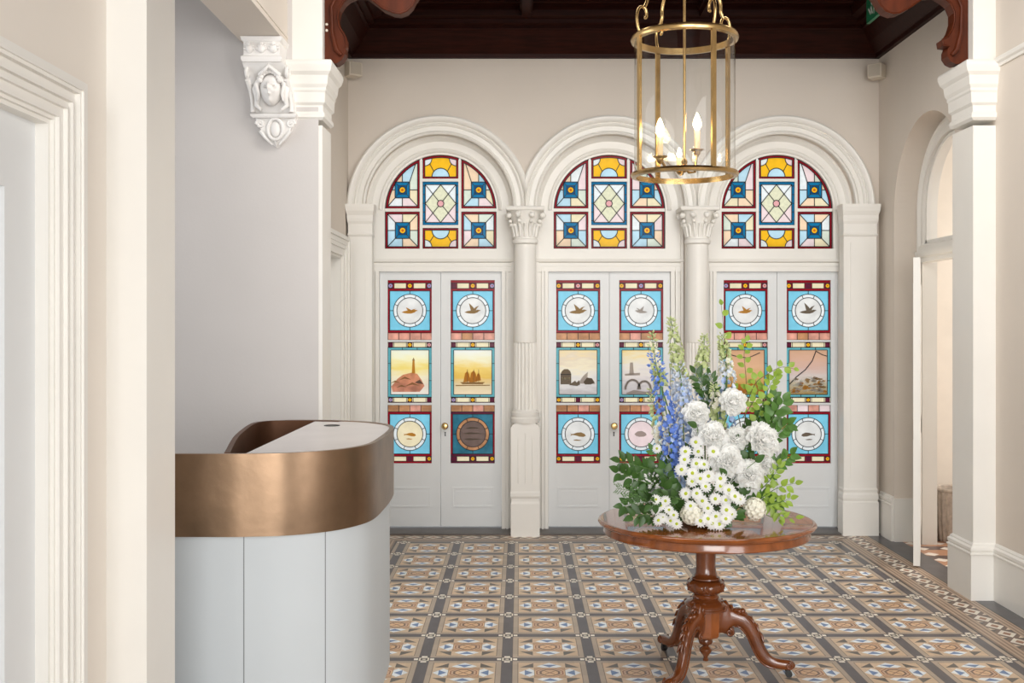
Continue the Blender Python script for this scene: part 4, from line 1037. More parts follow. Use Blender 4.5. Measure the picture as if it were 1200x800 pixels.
for ang in (-9, 113, 236):
    lr = bpy.data.objects.new('leg', None)
    b = B(); rings = []
    UPs, LOs, W2 = smooth_curve(UP, 3), smooth_curve(LO, 3), []
    for i in range(len(UPs)): 
        q = i/(len(UPs)-1)*(len(WID)-1); j = min(int(q), len(WID)-2); W2.append(WID[j]+(WID[j+1]-WID[j])*(q-j))
    for (ur, uz), (lr_, lz), w_ in zip(UPs, LOs, W2):
        ring = []
        for k in range(16):
            t = 2*PI*k/16; cz = (uz+lz)/2; cr = (ur+lr_)/2; hz = Vector(((ur-lr_)/2, (uz-lz)/2))
            f = math.copysign(abs(math.sin(t))**.7, math.sin(t)); g_ = math.copysign(abs(math.cos(t))**.7, math.cos(t))
            ring.append((cr+hz.x*f, w_*.86*g_, cz+hz.y*f))
        rings.append(ring)
    b.loft(rings)
    for s in (-1,1):
        spiral(b, (.080,.322), .022, 0, 1.5, .010, 1, s*.028); spiral(b, (.112,.205), .018, 0, 1.5, .008, -1, s*.025); spiral(b, (.385,.058), .016, 0, 1.4, .007, -1, s*.024)
        b.tube([(r, s*.017, z_+.002) for r, z_ in LOs[14:40:2]], .0045, 6)
    leg = b.build('leg', WOOD_C, root, 55); leg.rotation_euler.z = math.radians(ang)
    b = B()                                                        # acanthus carving on the knee
    for j in range(6):
        q = 10+j*3; r, z_ = UPs[q]; r2, z2 = UPs[q+3]
        for s in (-1,0,1): b.tube([(r,0,z_-.002),((r+r2)/2+.002, s*.012, (z_+z2)/2+.006),(r2, s*.020, z2+.003)], [.006,.008,.003], 6)
    for s in (-1,1): b.ball((.155,s*.010,.304), .013, 8, 6)
    b.ball((.172,0,.302), .015, 8, 6)
    b.build('knee_carving', WOOD_C, leg, 60)
    b = B(); b.lathe([(.006,.042),(.008,.03)], .375, 0, 10); b.tube([(.385,-.010,.016),(.385,.010,.016)], .016, 14); b.box(.372,.392,-.014,-.011,.012,.038); b.box(.372,.392,.011,.014,.012,.038)
    b.build('caster', BLACK, leg, 40)

# ------------------------------------------------------------ lantern
LX, LY = .712, 4.65; LR = .222; LZ0, LZ1 = 2.303, 2.890
root = thing('hanging_lantern', 'large cylindrical brass and glass lantern with lit candle bulbs', 'lantern', (LX, LY, LZ0))
h = LZ1-LZ0
def ringb(z0, z1, r0, r1, name, bead=True):
    b = B(); b.loft([[(r*math.cos(2*PI*k/72), r*math.sin(2*PI*k/72), z) for r, z in ((r0,z0),(r1,z0+.003),(r1+.004,(z0+z1)/2),(r1,z1-.003),(r0,z1),(r0,z0))] for k in range(73)], False)
    b.build(name, BRASS, root, 40)
ringb(h-.014, h+.014, LR-.014, LR+.006, 'top_ring'); ringb(-.012, .012, LR-.014, LR+.006, 'bottom_ring')
GLS = bpy.data.materials.new('lantern_glass'); GLS.use_nodes = True; nt = GLS.node_tree; nt.nodes.remove(nt.nodes['Principled BSDF'])
tb = nt.nodes.new('ShaderNodeBsdfTransparent'); gb = nt.nodes.new('ShaderNodeBsdfGlossy'); gb.inputs['Roughness'].default_value = .03; fr = nt.nodes.new('ShaderNodeFresnel'); gm = nt.nodes.new('ShaderNodeNewGeometry'); ma = nt.nodes.new('ShaderNodeMath'); ma.operation = 'MULTIPLY_ADD'; ma.inputs[1].default_value = 1/1.38-1.38; ma.inputs[2].default_value = 1.38; nt.links.new(gm.outputs['Backfacing'], ma.inputs[0]); nt.links.new(ma.outputs[0], fr.inputs[0])
tb.inputs[0].default_value = (.97,.975,.97,1)
ms = nt.nodes.new('ShaderNodeMixShader'); nt.links.new(fr.outputs[0], ms.inputs[0]); nt.links.new(tb.outputs[0], ms.inputs[1]); nt.links.new(gb.outputs[0], ms.inputs[2]); nt.links.new(ms.outputs[0], nt.nodes['Material Output'].inputs[0])
b = B(); b.loft([[((LR-.006)*math.cos(2*PI*k/72), (LR-.006)*math.sin(2*PI*k/72), z) for k in range(72)] for z in (.008, h-.008)], True, False, False); b.build('glass_cylinder', GLS, root, 60)
th0 = math.asin(24/60)
bars = [(-PI/2+th0), (-PI/2+th0-PI/2), (-PI/2+th0+PI), (-PI/2+th0+PI/2)]
for a in bars:
    ca, sa = math.cos(a), math.sin(a); x, y = (LR+.001)*ca, (LR+.001)*sa
    b = B(); t = Vector((-sa, ca)); n_ = Vector((ca, sa))
    b.loft([[(x+t.x*p*.010+n_.x*q*.006, y+t.y*p*.010+n_.y*q*.006, z) for p, q in ((-1,-1),(1,-1),(1,1),(-1,1))] for z in (-.004, h+.004)])
    b.build('upright_bar', BRASS, root)
    # S-scroll arm rising to the stem
    b = B(); P = [(.985,0.004),(1.03,.025),(1.06,.07),(1.02,.105),(.93,.115),(.86,.10),(.85,.075),(.89,.068)]
    P2 = [(.90,.112),(.84,.14),(.83,.18),(.74,.225),(.55,.27),(.36,.33),(.26,.42),(.20,.50),(.10,.56),(.05,.58)]
    for pp, r_ in ((smooth_curve(P,5), .0065), (smooth_curve(P2,6), .0075)):
        b.tube([(LR*r*ca, LR*r*sa, h+z) for r, z in pp], r_, 8)
    b.build('scroll_arm', BRASS, root, 60)
b = B(); b.lathe([(.006,.035),(.006,1.2),(.03,1.21),(.045,1.23),(.06,1.245)], 0, 0, 16); b.lathe([(.004,.01),(.016,.022),(.020,.034),(.010,.046),(.014,.056),(.010,.066),(.006,.07)], 0, 0, 20); b.lathe([(.01,h+.56),(.022,h+.575),(.022,h+.60),(.01,h+.615)],0,0,20); b.build('centre_rod', BRASS, root, 40)
b = B(); b.lathe([(.02,1.82-.06),(.07,1.82-.03),(.075,4.12-LZ0)],0,0,24); b.lathe([(.007,1.2),(.007,1.78)],0,0,10); b.build('ceiling_rose', BRASS, root, 40)
BULB = bpy.data.materials.new('glowing_bulb'); BULB.use_nodes = True; nt = BULB.node_tree; e = nt.nodes.new('ShaderNodeEmission'); e.inputs[0].default_value = (1,.72,.38,1); e.inputs[1].default_value = 60
nt.links.new(e.outputs[0], nt.nodes['Material Output'].inputs[0])
SLEEVE = mat('candle_sleeve', (250,236,205), .5, tr=.5)
cand = [(PX(773.5,4.52)-LX, -.13, 1.0), (PX(817,4.70)-LX, .05, 1.0), (PX(796,4.80)-LX, .15, .55)]  # short third candle stands in for a small reflection in the glass
for i, (cx_, cy_, sc) in enumerate(cand):
    zc = PZ(184, LY+cy_)-LZ0 if i == 0 else (PZ(176, LY+cy_)-LZ0 if i == 1 else .052)
    b = B(); b.tube([(0,0,.035),(cx_*.35,cy_*.35,.012),(cx_*.8,cy_*.8,.018),(cx_,cy_,zc-.004)], .006, 8)
    b.lathe([(.004,zc-.03),(.012,zc-.02),(.016,zc-.006),(.030,zc),(.031,zc+.003),(.014,zc+.004)], cx_, cy_, 24); b.build('candle_arm', BRASS, root, 40)
    b = B(); b.lathe([(.012,zc+.003),(.012,zc+.085*sc),(.010,zc+.087*sc)], cx_, cy_, 20); b.build('candle_sleeve', SLEEVE, root, 40)
    z1 = zc+.087*sc
    b = B(); b.lathe([(.006,z1),(.015*sc+.002,z1+.018*sc),(.017*sc+.001,z1+.030*sc),(.012*sc,z1+.052*sc),(.004,z1+.072*sc),(.001,z1+.076*sc)], cx_, cy_, 16); b.build('bulb', BULB, root, 60)
#FLOWERS
# ------------------------------------------------------------ flower arrangement
rnd = random.Random(11)
BX, BY = TX-.01, TY                                     # bouquet axis
PET = mat('white_petal', (255,255,253), .55, tr=.5)
PETC = mat('cream_petal', (250,248,234), .6, tr=.3)
DCEN = mat('daisy_green_centre', (176,190,44), .7, noise=.2, scale=200)
STEM = mat('flower_stem', (92,128,56), .5)
LEAFD = mat('dark_green_leaf', (60,94,38), .42, noise=.3, scale=14, tr=.18)
LEAFM = mat('mid_green_leaf', (88,130,58), .45, noise=.25, scale=14, tr=.25)
LEAFL = mat('lime_green_leaf', (156,186,74), .45, noise=.2, scale=14, tr=.35)
BLUE1 = mat('delphinium_blue', (118,152,226), .55, noise=.25, scale=30, tr=.25)
BLUE2 = mat('delphinium_pale_blue', (184,204,238), .55, noise=.15, scale=30, tr=.25)
BLUE3 = mat('delphinium_ice_blue', (226,234,246), .55, noise=.08, scale=30, tr=.25)
BUDG = mat('greenish_bud', (206,216,160), .55, noise=.15, scale=40, tr=.25)
TWIG = mat('brown_twig', (104,92,56), .6)
def at(px, py, Y): return Vector((PX(px, Y), Y, PZ(py, Y)))
def yfor(px, py, front=0.0):
    return BY - front
def hub(): return Vector((BX + rnd.uniform(-.03,.03), BY + rnd.uniform(-.03,.03), TZ + .05))
def stem_mesh(root, p, r=.0025, hubp=None, name='stem', m=None, bend=.15):
    q = hubp or hub(); p = Vector(p); mid = (p+q)/2; mid.z += 0; mid += Vector((q.x-mid.x, q.y-mid.y, 0))*bend*1.5
    pts = []
    for k in range(9):
        t = k/8; pts.append((p*(1-t)**2 + mid*2*t*(1-t) + q*t*t) - root.location)
    b = B(); b.tube(pts, r, 6); return b.build(name, m or STEM, root, 60)
def petal_grid(b, L, W, curl, cup, M4, ruffle=0, nu=5, nv=4, ph=0, tipw=.55, notch=0):
    """petal lying along +X from origin, bending up by curl (radians over its length)"""
    idx = []
    for i in range(nu+1):
        t = i/nu; a = curl*t
        x = L*(math.sin(a)/curl if abs(curl) > 1e-3 else t); z = L*((1-math.cos(a))/curl if abs(curl) > 1e-3 else 0)
        w = W*math.sin(PI*min(1, .12+t*.88*(1-.0)) )**tipw if t < .999 else W*.35
        row = []
        for j in range(nv+1):
            s = j/nv*2-1
            zz = z + cup*(s*s)*W*math.cos(a) + ruffle*math.sin(s*7+ph+t*3)*t*t; xx = x - cup*(s*s)*W*math.sin(a) - (notch*(s*s) if i == nu else 0)
            row.append(M4 @ Vector((xx, s*w*.5, zz)))
        idx.append(b.pts([tuple(v) for v in row]))
    for i in range(nu):
        for j in range(nv): b.face((idx[i][j], idx[i+1][j], idx[i+1][j+1], idx[i][j+1]))
def M_(az, el, off=0, z=0):
    return Matrix.Rotation(az, 4, 'Z') @ Matrix.Translation((off,0,z)) @ Matrix.Rotation(-el, 4, 'Y')
def mesh_of(b, name, mats, smooth=60):
    o = b.build(name, mats, None, smooth, fix=False); me = o.data; bpy.data.objects.remove(o); return me
def bloom_mesh(seed, mats):
    r = random.Random(seed); b = B()
    for el, n, L, W, off, curl, ru in ((-.35,9,.030,.032,.008,.4,.002),(-.10,11,.034,.034,.006,.5,.0025),(.12,11,.031,.032,.005,.6,.003),(.34,10,.027,.028,.004,.6,.003),(.58,8,.023,.024,.003,.6,.003),(.85,7,.018,.019,.002,.5,.003),(1.15,5,.014,.014,.001,.4,.002)):
        a0 = r.uniform(0,6)
        for k in range(n):
            petal_grid(b, L*r.uniform(.9,1.12), W*r.uniform(.85,1.15), curl*r.uniform(.5,1.3), .22, M_(a0+2*PI*k/n+r.uniform(-.12,.12), el+r.uniform(-.12,.12), off, .004*el), ru, 5, 6, r.uniform(0,6), .5)
    return mesh_of(b, 'petals', mats)
def puff_mesh(seed, R=.028, n=70):
    r = random.Random(seed); b = B()
    for i in range(n):
        z = 1 - 1.7*(i+.5)/n; a = i*2.39996; q = math.sqrt(max(0,1-z*z)); d = Vector((q*math.cos(a), q*math.sin(a), z))
        Q = d.to_track_quat('Z','Y').to_matrix().to_4x4(); T = Matrix.Translation(d*R*r.uniform(.9,1.08)) @ Q @ Matrix.Rotation(r.uniform(0,6),4,'Z')
        for k in range(5): petal_grid(b, .0085, .0085, .3, .1, T @ M_(2*PI*k/5, .15), 0, 2, 2, 0, .5)
    b.ball((0,0,0), R*.9, 10, 8)
    return mesh_of(b, 'petals', PETC)
def daisy_meshes(seed):
    r = random.Random(seed); b = B(); n = 14
    for ring, L, el in ((0,.027,.08),(1,.023,.22)):
        for k in range(n): petal_grid(b, L*r.uniform(.92,1.05),   .0078, -.25, -.08, M_(2*PI*(k+.5*ring)/n+r.uniform(-.05,.05), el+r.uniform(-.06,.06), .003, .001+.001*ring), 0, 3, 2, 0, .35)
    p = mesh_of(b, 'petals', PET)
    b = B(); b.ball((0,0,.002), .0078, 12, 8, (1,1,.6))
    for i in range(26):
        a = i*2.4; q = .0068*math.sqrt(i/26); b.ball((q*math.cos(a), q*math.sin(a), .0058-.25*q), .0011, 5, 4)
    return p, mesh_of(b, 'flower_centre', DCEN)
def put(name, me, root, rot, sc=1):
    o = bpy.data.objects.new(name, me); COL.objects.link(o); o.parent = root
    o.rotation_mode = 'QUATERNION'; o.rotation_quaternion = rot; o.scale = (sc,sc,sc); return o
def facing(p, up=.35, j=.25):
    d = Vector((p.x-BX, (p.y-BY)*1.0-.22, .30*(p.z-TZ-.18)+up*.3)); d.normalize()
    d += Vector((rnd.uniform(-j,j), rnd.uniform(-j,j)*.5, rnd.uniform(-j,j))); return d.to_track_quat('Z','Y') @ Quaternion((0,0,1), rnd.uniform(0,6))

# dish holding the stems
root = thing('flower_dish', 'low dark dish hidden under the foliage, holding the stems', 'dish', (BX, BY, TZ))
b = B(); b.lathe([(.05,0),(.09,.004),(.105,.03),(.108,.055),(.102,.055),(.096,.03),(.08,.012),(.01,.012)], 0, 0, 32); b.build('bowl', mat('dark_green_dish', (40,52,36), .5), root, 40)

# big white blooms  px, py, radius px, forward
BL = [(815.5,485,15,.12,'double white bloom at the upper left of the white group'),(858.5,471,15.5,.10,'highest double white bloom in the bouquet'),(835,511,16.5,.17,'double white bloom in the middle below the two top ones'),
 (862,514,14,.13,'double white bloom behind and right of the middle one'),(892.5,515,20,.14,'largest white bloom at the right edge of the bouquet'),(852,540,18,.21,'double white bloom right above the daisies'),(877,556,17,.20,'double white bloom low on the right over the round pompom'),
 (899,545,10,.13,'small white bloom half hidden on the right side'),(821,508,10,.14,'small white bloom tucked left of the middle')]
bm_ = [bloom_mesh(s, PET) for s in (1,2,3)]
for i, (px, py, rp, fr_, lab) in enumerate(BL):
    Y = BY-fr_; p = at(px, py, Y); root = thing('double_bloom', lab, 'flower', p, 'large double white blooms')
    q = Vector((rnd.uniform(-.25,.25)+(p.x-BX)*1.2, -1, .45+rnd.uniform(-.1,.25))).to_track_quat('Z','Y')
    put('petals', bm_[i % 3], root, q, rp*Y/F/.036*1.0)
    stem_mesh(root, p+Vector((0,.01,-.004)), .003)
PF = [(884.5,596,13.5,.25,'round cream pompom flower at the lower right by the table top'),(811,602,13.5,.27,'round cream pompom flower at the lower left under the daisies')]
for i, (px, py, rp, fr_, lab) in enumerate(PF):
    Y = BY-fr_; p = at(px, py, Y); root = thing('pompom_flower', lab, 'flower', p, 'cream pompom flowers')
    put('petals', puff_mesh(i+5), root, Vector((0,-1,.4)).to_track_quat('Z','Y'), rp*Y/F/.032); stem_mesh(root, p+Vector((0,.02,0)), .003)
# daisies (crop units, 2.857 per px from 700,340)
DS = [(332,580),(357,583),(372,622),(362,657),(333,680),(352,705),(412,655),(395,698),(430,702),(370,730),(397,757),(432,735),(317,640),(292,567),(338,540),(295,540),(330,508),(388,540),(460,690),(370,765),(430,765),(318,612),(296,680),(312,722),(476,700),(412,630),(440,668),(345,630),(282,600),(448,748),(385,780),(408,785),
      (200,530),(195,735),(218,762),(245,772),(266,782),(205,770),(240,735),(256,752),(228,705),(196,700),(212,720),(345,772)]
dp, dc = daisy_meshes(4)
ORD = ['first','second','third','fourth','fifth','sixth','seventh','eighth']; DLAB = {}
mass = sorted([d for d in DS if d[0] >= 275], key=lambda d: d[1]); rows_ = [mass[k:k+6] for k in range(0, len(mass), 6)]
for ri, row in enumerate(rows_):
    for ci, d in enumerate(sorted(row)):
        DLAB[d] = 'white daisy, %s from left in %s row of the daisy mass' % (ORD[ci], 'the lowest' if ri == len(rows_)-1 else 'the %s' % (['top','second','third','fourth','fifth','sixth'][ri]))
LD = sorted([d for d in DS if d[0] < 275 and d[1] > 600], key=lambda d: (d[0]))
for i, (cx_, cy_) in enumerate(DS):
    px, py = 700+cx_/2.857, 340+cy_/2.857
    left = cx_ < 275; fr_ = (.31 if left and cy_ > 600 else .20 if left else .22 + .10*max(0,(cy_-520)/260)); fr_ += rnd.uniform(-.015,.015)
    Y = BY-fr_; p = at(px, py, Y)
    if p.z < TZ+.03: p.z = TZ+.03
    if left: lab, gr = ('lone white daisy high on the left above the dark leaves','daisies') if cy_ < 600 else ('small white daisy, %s in the low left cluster' % (['leftmost']+[o_+' from the left' for o_ in ORD[1:]]+['second from the right','rightmost'])[LD.index((cx_, cy_))],'low left daisies')
    elif cy_ < 600: lab, gr = 'white daisy with green centre just below the large white blooms','upper daisies'
    elif cy_ < 700: lab, gr = 'white daisy with green centre in the middle of the daisy mass','middle daisies'
    else: lab, gr = 'white daisy with green centre low over the table top, between the pompoms','lower daisies'
    if not left: lab = DLAB[(cx_, cy_)]; gr = 'daisies in the central mass'
    root = thing('daisy', lab, 'flower', p, gr); d = Vector(((p.x-BX)*1.5+rnd.uniform(-.3,.3), -1, .35+rnd.uniform(-.3,.25)))
    q = d.to_track_quat('Z','Y') @ Quaternion((0,0,1), rnd.uniform(0,1)); s = (.88 if left else 1.06)*rnd.uniform(.92,1.06)
    put('petals', dp, root, q, s); put('flower_centre', dc, root, q, s); stem_mesh(root, p-d.normalized()*.003, .0015)

# flower spikes
def spike(name, label, cat, pts, w0, w1, cols, Y0, Y1, n=90, seed=0, group='tall flower spikes'):
    """pts in px from base to tip; florets from w0 (px radius, base) to w1 at tip; cols base->tip materials"""
    r = random.Random(seed); path = []
    P = smooth_curve([(a, c) for a, c in pts], 8)
    for i, (a, c) in enumerate(P):
        t = i/(len(P)-1); path.append(at(a, c, Y0+(Y1-Y0)*t))
    root = thing(name, label, cat, path[0], group)
    b = B(); b.tube([p-root.location for p in path], [.0035-.0022*i/len(path) for i in range(len(path))], 6)
    q = Vector((BX+r.uniform(-.03,.03), BY, TZ+.05)); b.tube([path[0]-root.location, (path[0]*.5+q*.5)-root.location, q-root.location], .0035, 6); b.build('stem', STEM, root, 60)
    b = B()
    for i in range(n):
        t = ((i+.5)/n); f = t*(len(path)-1); j = min(int(f), len(path)-2); c = path[j].lerp(path[j+1], f-j)
        a = i*2.39996 + r.uniform(-.4,.4); w_ = (w0+(w1-w0)*t**1.3)*5.6/F
        d = Vector((math.cos(a), math.sin(a), .15+.5*t)); pos = c + Vector((math.cos(a), math.sin(a), 0))*w_*r.uniform(.55,1) + Vector((0,0,r.uniform(-.008,.008))) - root.location
        T = Matrix.Translation(pos) @ d.to_track_quat('Z','Y').to_matrix().to_4x4() @ Matrix.Rotation(r.uniform(0,6), 4, 'Z')
        mi = min(len(cols)-1, max(0, int(t*len(cols)+r.uniform(-.45,.45)))); b.m = mi
        sz = (.0235-.0145*t**1.1)
        if t < .72 and w1 < w0*.95 or t < .35:
            for k in range(5): petal_grid(b, sz*r.uniform(.85,1.15), sz*.95, .5, .15, T @ M_(2*PI*k/5, .3), .001, 2, 2, r.uniform(0,5), .5)
        else:
            b.tube([T @ Vector((0,0,-.004)), T @ Vector((0,0,0)), T @ Vector((0,0,sz*.7)), T @ Vector((0,0,sz*1.3))], [.001,sz*.34,sz*.38,.0008], 6)
            if i % 3 == 0:
                for k in range(4): petal_grid(b, sz*.7, sz*.6, .6, .1, T @ M_(2*PI*k/4, .7), 0, 2, 2, 0, .5)
    b.build('florets', cols, root, 60, fix=False)
spike('delphinium','deep blue delphinium spike leaning left beside the white blooms','flower spike',[(792,556),(786,520),(782,490),(776,460),(770,432),(767,415)],11,7,[BLUE1,BLUE1,BLUE1,BLUE1,BLUE1],5.02,5.06,120,1,'blue delphinium spikes')
spike('delphinium','pale blue delphinium spike just right of the deep blue one','flower spike',[(803,545),(801,510),(801,480),(799,450),(794,425)],11,8,[BLUE2,BLUE2,BLUE2,BLUE3],5.05,5.10,110,2,'blue delphinium spikes')
spike('delphinium','mid blue delphinium low between the daisies and the left leaves','flower spike',[(790,572),(787,545),(787,520),(790,500)],12,10,[BLUE2,BLUE1,BLUE2],4.98,5.0,80,3,'blue delphinium spikes')
spike('delphinium','ice blue delphinium spike rising behind the highest white bloom','flower spike',[(848,500),(850,475),(852,450),(851,425),(848,405)],10,5,[BLUE2,BLUE2,BLUE3,BUDG],5.16,5.18,90,4,'blue delphinium spikes')
spike('delphinium','pale blue delphinium in the centre under the greenish spike','flower spike',[(826,500),(825,470),(824,445),(823,430)],10,7,[BLUE2,BLUE3,BLUE3],5.18,5.2,70,5,'blue delphinium spikes')
spike('larkspur','tallest greenish white bud spike, left of centre','flower spike',[(800,470),(797,440),(792,410),(788,385),(786,372)],9,2.5,[BLUE3,BUDG,BUDG,BUDG],5.12,5.14,110,6,'greenish white bud spikes')
spike('larkspur','greenish white bud spike at the top centre','flower spike',[(822,450),(823,430),(825,410),(825,392)],9,3,[PETC,BUDG,BUDG],5.20,5.22,90,7,'greenish white bud spikes')
spike('larkspur','thin bud spike at the far left top over the deep blue flowers','flower spike',[(774,450),(770,430),(766,410),(764,388)],6,2.5,[BUDG,PETC,BUDG],5.14,5.16,60,8,'greenish white bud spikes')
spike('larkspur','white bud spike down the left side below the deep blue flowers','flower spike',[(782,530),(774,505),(768,480),(763,455)],9,4,[PETC,PETC,BUDG,BUDG],5.06,5.08,80,9,'greenish white bud spikes')
spike('larkspur','short bud spike between the two top white blooms','flower spike',[(842,500),(840,480),(838,462),(837,450)],7,3,[BUDG,PETC,BUDG],5.08,5.10,50,10,'greenish white bud spikes')
spike('larkspur','white bud spike at the upper right beside the twig','flower spike',[(852,440),(850,420),(847,402),(846,392)],7,3,[PETC,BUDG,BUDG],5.20,5.22,55,11,'greenish white bud spikes')
spike('stock_flower','loose white flowers low on the left among dark leaves','flower spike',[(790,590),(780,580),(770,568),(763,556)],11,8,[PET,PET,PET],4.98,4.93,70,12,'loose white flowers')
spike('stock_flower','loose white flowers behind the left dark leaves','flower spike',[(792,570),(782,556),(773,545)],11,7,[PET,PET],5.02,5.0,50,13,'loose white flowers')

# leaves
def leaf_add(b, base, d, up, L, W, fold=.25, droop=.5, n=6):
    d = Vector(d).normalized(); s = d.cross(Vector(up)); s = s.normalized() if s.length > 1e-4 else Vector((1,0,0)); u = s.cross(d).normalized()
    idx = []
    for i in range(n+1):
        t = i/n; w_ = W*(math.sin(PI*t**.8)**.85 if 0 < t < 1 else 0)*.5; c = Vector(base)+d*L*t - u*L*droop*t*t*.35
        idx.append(b.pts([tuple(c - s*w_ + u*w_*fold*1.2), tuple(c), tuple(c + s*w_ + u*w_*fold*1.2)]))
    for a, c in zip(idx, idx[1:]):
        for k in (0,1): b.face((a[k], c[k], c[k+1], a[k+1]))
def sprig(label, pts, Y0, Y1, leaves, L, W, m, name='leafy_sprig', seed=0, group=None, cat='foliage', tom=None, twig=None, start=.25):
    if m is LEAFD or m is LEAFM: L *= 1.2; W *= 1.25; leaves = int(leaves*1.25)
    r = random.Random(seed*7+1); P = smooth_curve(pts, 6); path = [at(a, c, Y0+(Y1-Y0)*i/(len(P)-1)) for i, (a, c) in enumerate(P)]
    for p in path: p.z = max(p.z, TZ+.008)
    root = thing(name, label, cat, path[0], group)
    b = B(); b.tube([p-root.location for p in path], [.0022-.0014*i/len(path) for i in range(len(path))], 5)
    b.build('stem', twig or STEM, root, 60)
    b = B()
    for i in range(leaves):
        t = start + (1-start)*(i+.5)/leaves; f = t*(len(path)-1); j = min(int(f), len(path)-2); c = path[j].lerp(path[j+1], f-j)-root.location
        tg = (path[j+1]-path[j]).normalized(); side = tg.cross(Vector((0,-1,0))).normalized()*(1 if i % 2 else -1)
        d = tg*.6+side*r.uniform(.5,1)+Vector((0,r.uniform(-.5,.3),r.uniform(-.3,.2))); 
        if i == leaves-1: d = tg
        up = Vector((r.uniform(-.3,.3),-1,r.uniform(.2,.8))); s = r.uniform(.9,1.35)
        d.normalize(); st = c + d*.006; b.tube([c, st], .0008, 4); leaf_add(b, st, d, up, L*s, W*s, .25, r.uniform(.1,.7))
    for k, v in enumerate(b.v):
        if v[2]+root.location.z < TZ+.004: b.v[k] = (v[0], v[1], TZ+.004-root.location.z)
    b.build('leaves', m, root, 60, fix=False)
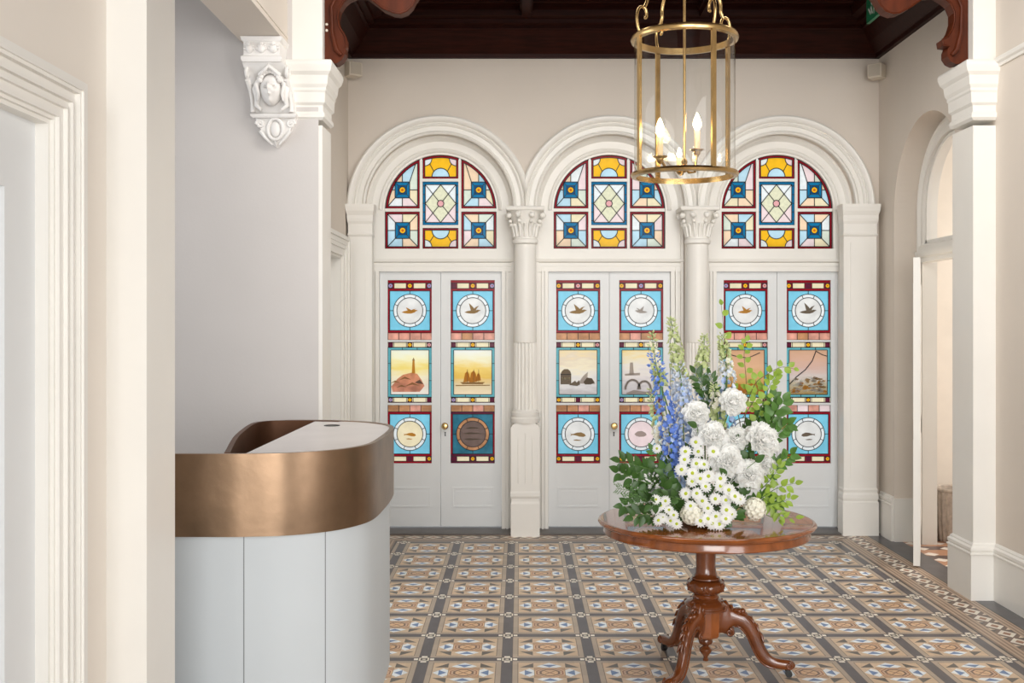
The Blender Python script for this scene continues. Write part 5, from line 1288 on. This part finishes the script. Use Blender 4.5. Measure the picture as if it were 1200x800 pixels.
SP = [
 ('dark leafy sprig reaching furthest left, top one',[(790,560),(770,552),(745,545),(727,540)],5.0,4.92,13,.040,.022,LEAFD),
 ('dark leafy sprig reaching left in the middle of the left side',[(790,575),(765,568),(742,560),(725,552)],4.98,4.90,13,.038,.021,LEAFD),
 ('dark leafy sprig low on the left above the table edge',[(795,590),(770,588),(748,590),(730,592)],4.95,4.86,13,.040,.021,LEAFD),
 ('dark leafy sprig lying towards the lower left',[(795,598),(775,600),(755,603),(742,606)],4.92,4.82,11,.042,.022,LEAFD),
 ('dark leafy sprig between the left white flowers and the daisies',[(800,600),(790,592),(782,582),(778,570)],4.92,4.86,9,.042,.026,LEAFD),
 ('dark leafy sprig behind the blue flowers on the left',[(800,570),(785,555),(772,540),(765,528)],5.06,5.04,12,.036,.020,LEAFM),
 ('dark leaves under the lower daisies',[(820,608),(835,606),(850,606),(862,602)],4.90,4.86,12,.040,.024,LEAFD),
 ('dark leaves between the lower daisies and the right pompom',[(855,602),(862,598),(870,590),(874,580)],4.92,4.90,10,.038,.022,LEAFD),
 ('dark leaves showing among the white blooms',[(845,540),(855,528),(868,520),(878,530)],5.0,4.99,11,.036,.022,LEAFD),
 ('dark leaves behind the two top white blooms',[(830,480),(828,465),(822,450),(815,438)],5.14,5.16,14,.034,.016,LEAFD),
 ('dark leaves right of the top centre bud spike',[(832,485),(834,468),(835,452),(832,440)],5.14,5.16,13,.032,.015,LEAFD),
 ('tall lime green twig with small leaves, highest in the bouquet',[(868,500),(860,460),(852,420),(848,385),(845,355)],5.2,5.22,9,.034,.026,LEAFL),
 ('lime green twig rising beside the gold hills pane',[(872,500),(875,470),(874,440),(872,415),(875,400)],5.18,5.2,16,.030,.024,LEAFL),
 ('lime green twig arching right towards the far door leaf',[(872,480),(885,450),(900,438),(916,430),(930,432)],5.16,5.14,10,.032,.026,LEAFL),
 ('light green twig in front of the gold hills pane',[(870,490),(880,475),(888,460),(885,445)],5.16,5.16,14,.030,.024,LEAFL),
 ('dark green sprig on the right with upright rose-like leaves',[(885,530),(897,505),(908,485),(918,470)],5.12,5.08,12,.044,.028,LEAFM),
 ('mid green sprig right of the largest white bloom',[(890,540),(903,520),(915,505),(923,497)],5.10,5.04,12,.038,.024,LEAFM),
 ('mid green sprig low right, tips level with the round pane',[(890,560),(905,548),(918,540),(926,532)],5.06,5.0,11,.036,.022,LEAFM),
 ('dark sprig behind the right white blooms',[(870,520),(880,500),(890,488),(902,480)],5.16,5.16,13,.036,.022,LEAFD),
 ('lime green sprig low on the right reaching over the table',[(885,590),(900,578),(915,570),(932,566)],4.96,4.90,10,.038,.024,LEAFL),
 ('light green sprig right of the small hidden bloom',[(890,575),(900,565),(908,555),(912,545)],5.0,4.96,11,.034,.022,LEAFL),
 ('light green sprig drooping beside the right pompom',[(890,580),(900,588),(908,596),(914,604)],4.96,4.88,10,.036,.018,LEAFL),
 ('mid green sprig behind the right pompom',[(880,590),(892,584),(902,584),(910,590)],5.0,4.96,11,.034,.020,LEAFM),
 ('mid green leaves low behind the blue flowers',[(800,590),(796,570),(792,552),(780,535)],5.06,5.06,12,.040,.022,LEAFD),
 ('dark leaves in the heart of the bouquet behind the daisies',[(830,590),(822,565),(815,545),(808,530)],5.0,5.02,14,.042,.024,LEAFD),
 ('dark leaves in the heart of the bouquet behind the lower blooms',[(845,590),(855,570),(862,550),(866,535)],5.0,5.02,14,.042,.024,LEAFD),
 ('lime green twig between the far door leaf and the upright sprig',[(884,500),(895,470),(903,450),(910,440)],5.14,5.1,14,.032,.026,LEAFL),
 ('light green sprig low on the far right, below the reaching one',[(888,600),(900,592),(914,588),(926,584)],4.94,4.88,12,.034,.020,LEAFL),
 ('mid green sprig behind the largest white bloom',[(880,530),(895,500),(903,480),(905,465)],5.16,5.14,14,.034,.022,LEAFM),
 ('dark leafy sprig behind the two upper left sprigs',[(792,568),(772,560),(752,552),(738,548)],5.04,4.98,15,.036,.020,LEAFM),
 ('dark leafy sprig behind the lowest left sprigs',[(795,590),(775,580),(758,574),(742,572)],5.02,4.96,15,.036,.022,LEAFD),
 ('dark leafy sprig over the low left daisies',[(798,585),(785,582),(774,585),(764,592)],4.86,4.80,8,.032,.020,LEAFD),
 ('dark leafy sprig hugging the base of the blue flowers',[(802,590),(792,575),(783,562),(778,550)],4.93,4.90,13,.034,.022,LEAFD),
 ('dark leafy sprig low behind the left daisies touching the table',[(795,600),(778,602),(764,604),(750,600)],4.92,4.88,14,.036,.022,LEAFD),
 ('dark leaves over the dish behind the left pompom',[(830,600),(815,598),(800,600),(790,604)],4.96,4.92,11,.042,.024,LEAFD),
]
for i, (lab, pts, Y0, Y1, n, L, W, m) in enumerate(SP):
    sprig(lab, pts, Y0, Y1, n, L, W, m, seed=i, group='leafy sprigs in the bouquet', twig=TWIG if m is LEAFL and i < 15 else None, start=.12 if i > 10 and i < 15 else .05)
# loose stalks of foliage down to the dish for those sprigs
# single big leaves, fern-like dill, fallen sprig
def feather(label, pts, Y0, Y1, seed):
    P = smooth_curve(pts, 6); path = [at(a, c, Y0+(Y1-Y0)*i/(len(P)-1)) for i, (a, c) in enumerate(P)]
    root = thing('feathery_sprig', label, 'foliage', path[0], 'feathery sprigs'); r = random.Random(seed); b = B()
    rel = [p-root.location for p in path]; b.tube(rel, .0012, 5)
    for i in range(4, len(rel)):
        for s in (-1,1):
            side = Vector((0,0,1))*s*.7+(rel[i]-rel[i-1]).normalized()*.7+Vector((0,r.uniform(-.3,.3),0)); e = rel[i]+side*.028*r.uniform(.7,1.2); b.tube([rel[i], e], .0008, 4)
            for k in range(5):
                c = rel[i].lerp(e, .3+.17*k); leaf_add(b, c, side.normalized()+Vector((r.uniform(-.8,.8),r.uniform(-.5,.5),r.uniform(-.8,.8))), (0,-1,.3), .009, .003, .1, .1, 3)
    b.build('fronds', LEAFM, root, 60, fix=False)
feather('feathery pale green sprig reaching left above the table', [(780,590),(760,582),(742,576),(724,572)], 4.94, 4.86, 1)
feather('feathery green sprig just below the upper one on the left', [(780,596),(762,592),(748,586),(732,584)], 4.92, 4.84, 2)
sprig('small lime sprig lying on the table right of the bouquet', [(893,600),(905,606),(918,607),(933,606)], 4.93, 4.86, 5, .032, .016, LEAFL, name='fallen_sprig', seed=77, start=.3)
for k, (px, py, ang, lab) in enumerate([(782,585,.3,'single broad dark leaf over the low left daisies'),(817,500,2.4,'small broad leaf beside the middle white blooms'),(885,541,1.0,'broad dark leaf left of the small hidden bloom'),(851,558,2.0,'broad dark leaf above the daisies on the right')]):
    p = at(px, py, 4.87 if k != 1 else 4.95); root = thing('broad_leaf', lab, 'leaf', p, 'single broad leaves'); b = B(); leaf_add(b, (0,0,0), (math.cos(ang),-.3,math.sin(ang)*.6), (0,-1,.5), .055, .034, .2, .4, 8); b.build('blade', LEAFD, root, 60, fix=False); stem_mesh(root, p, .0015)
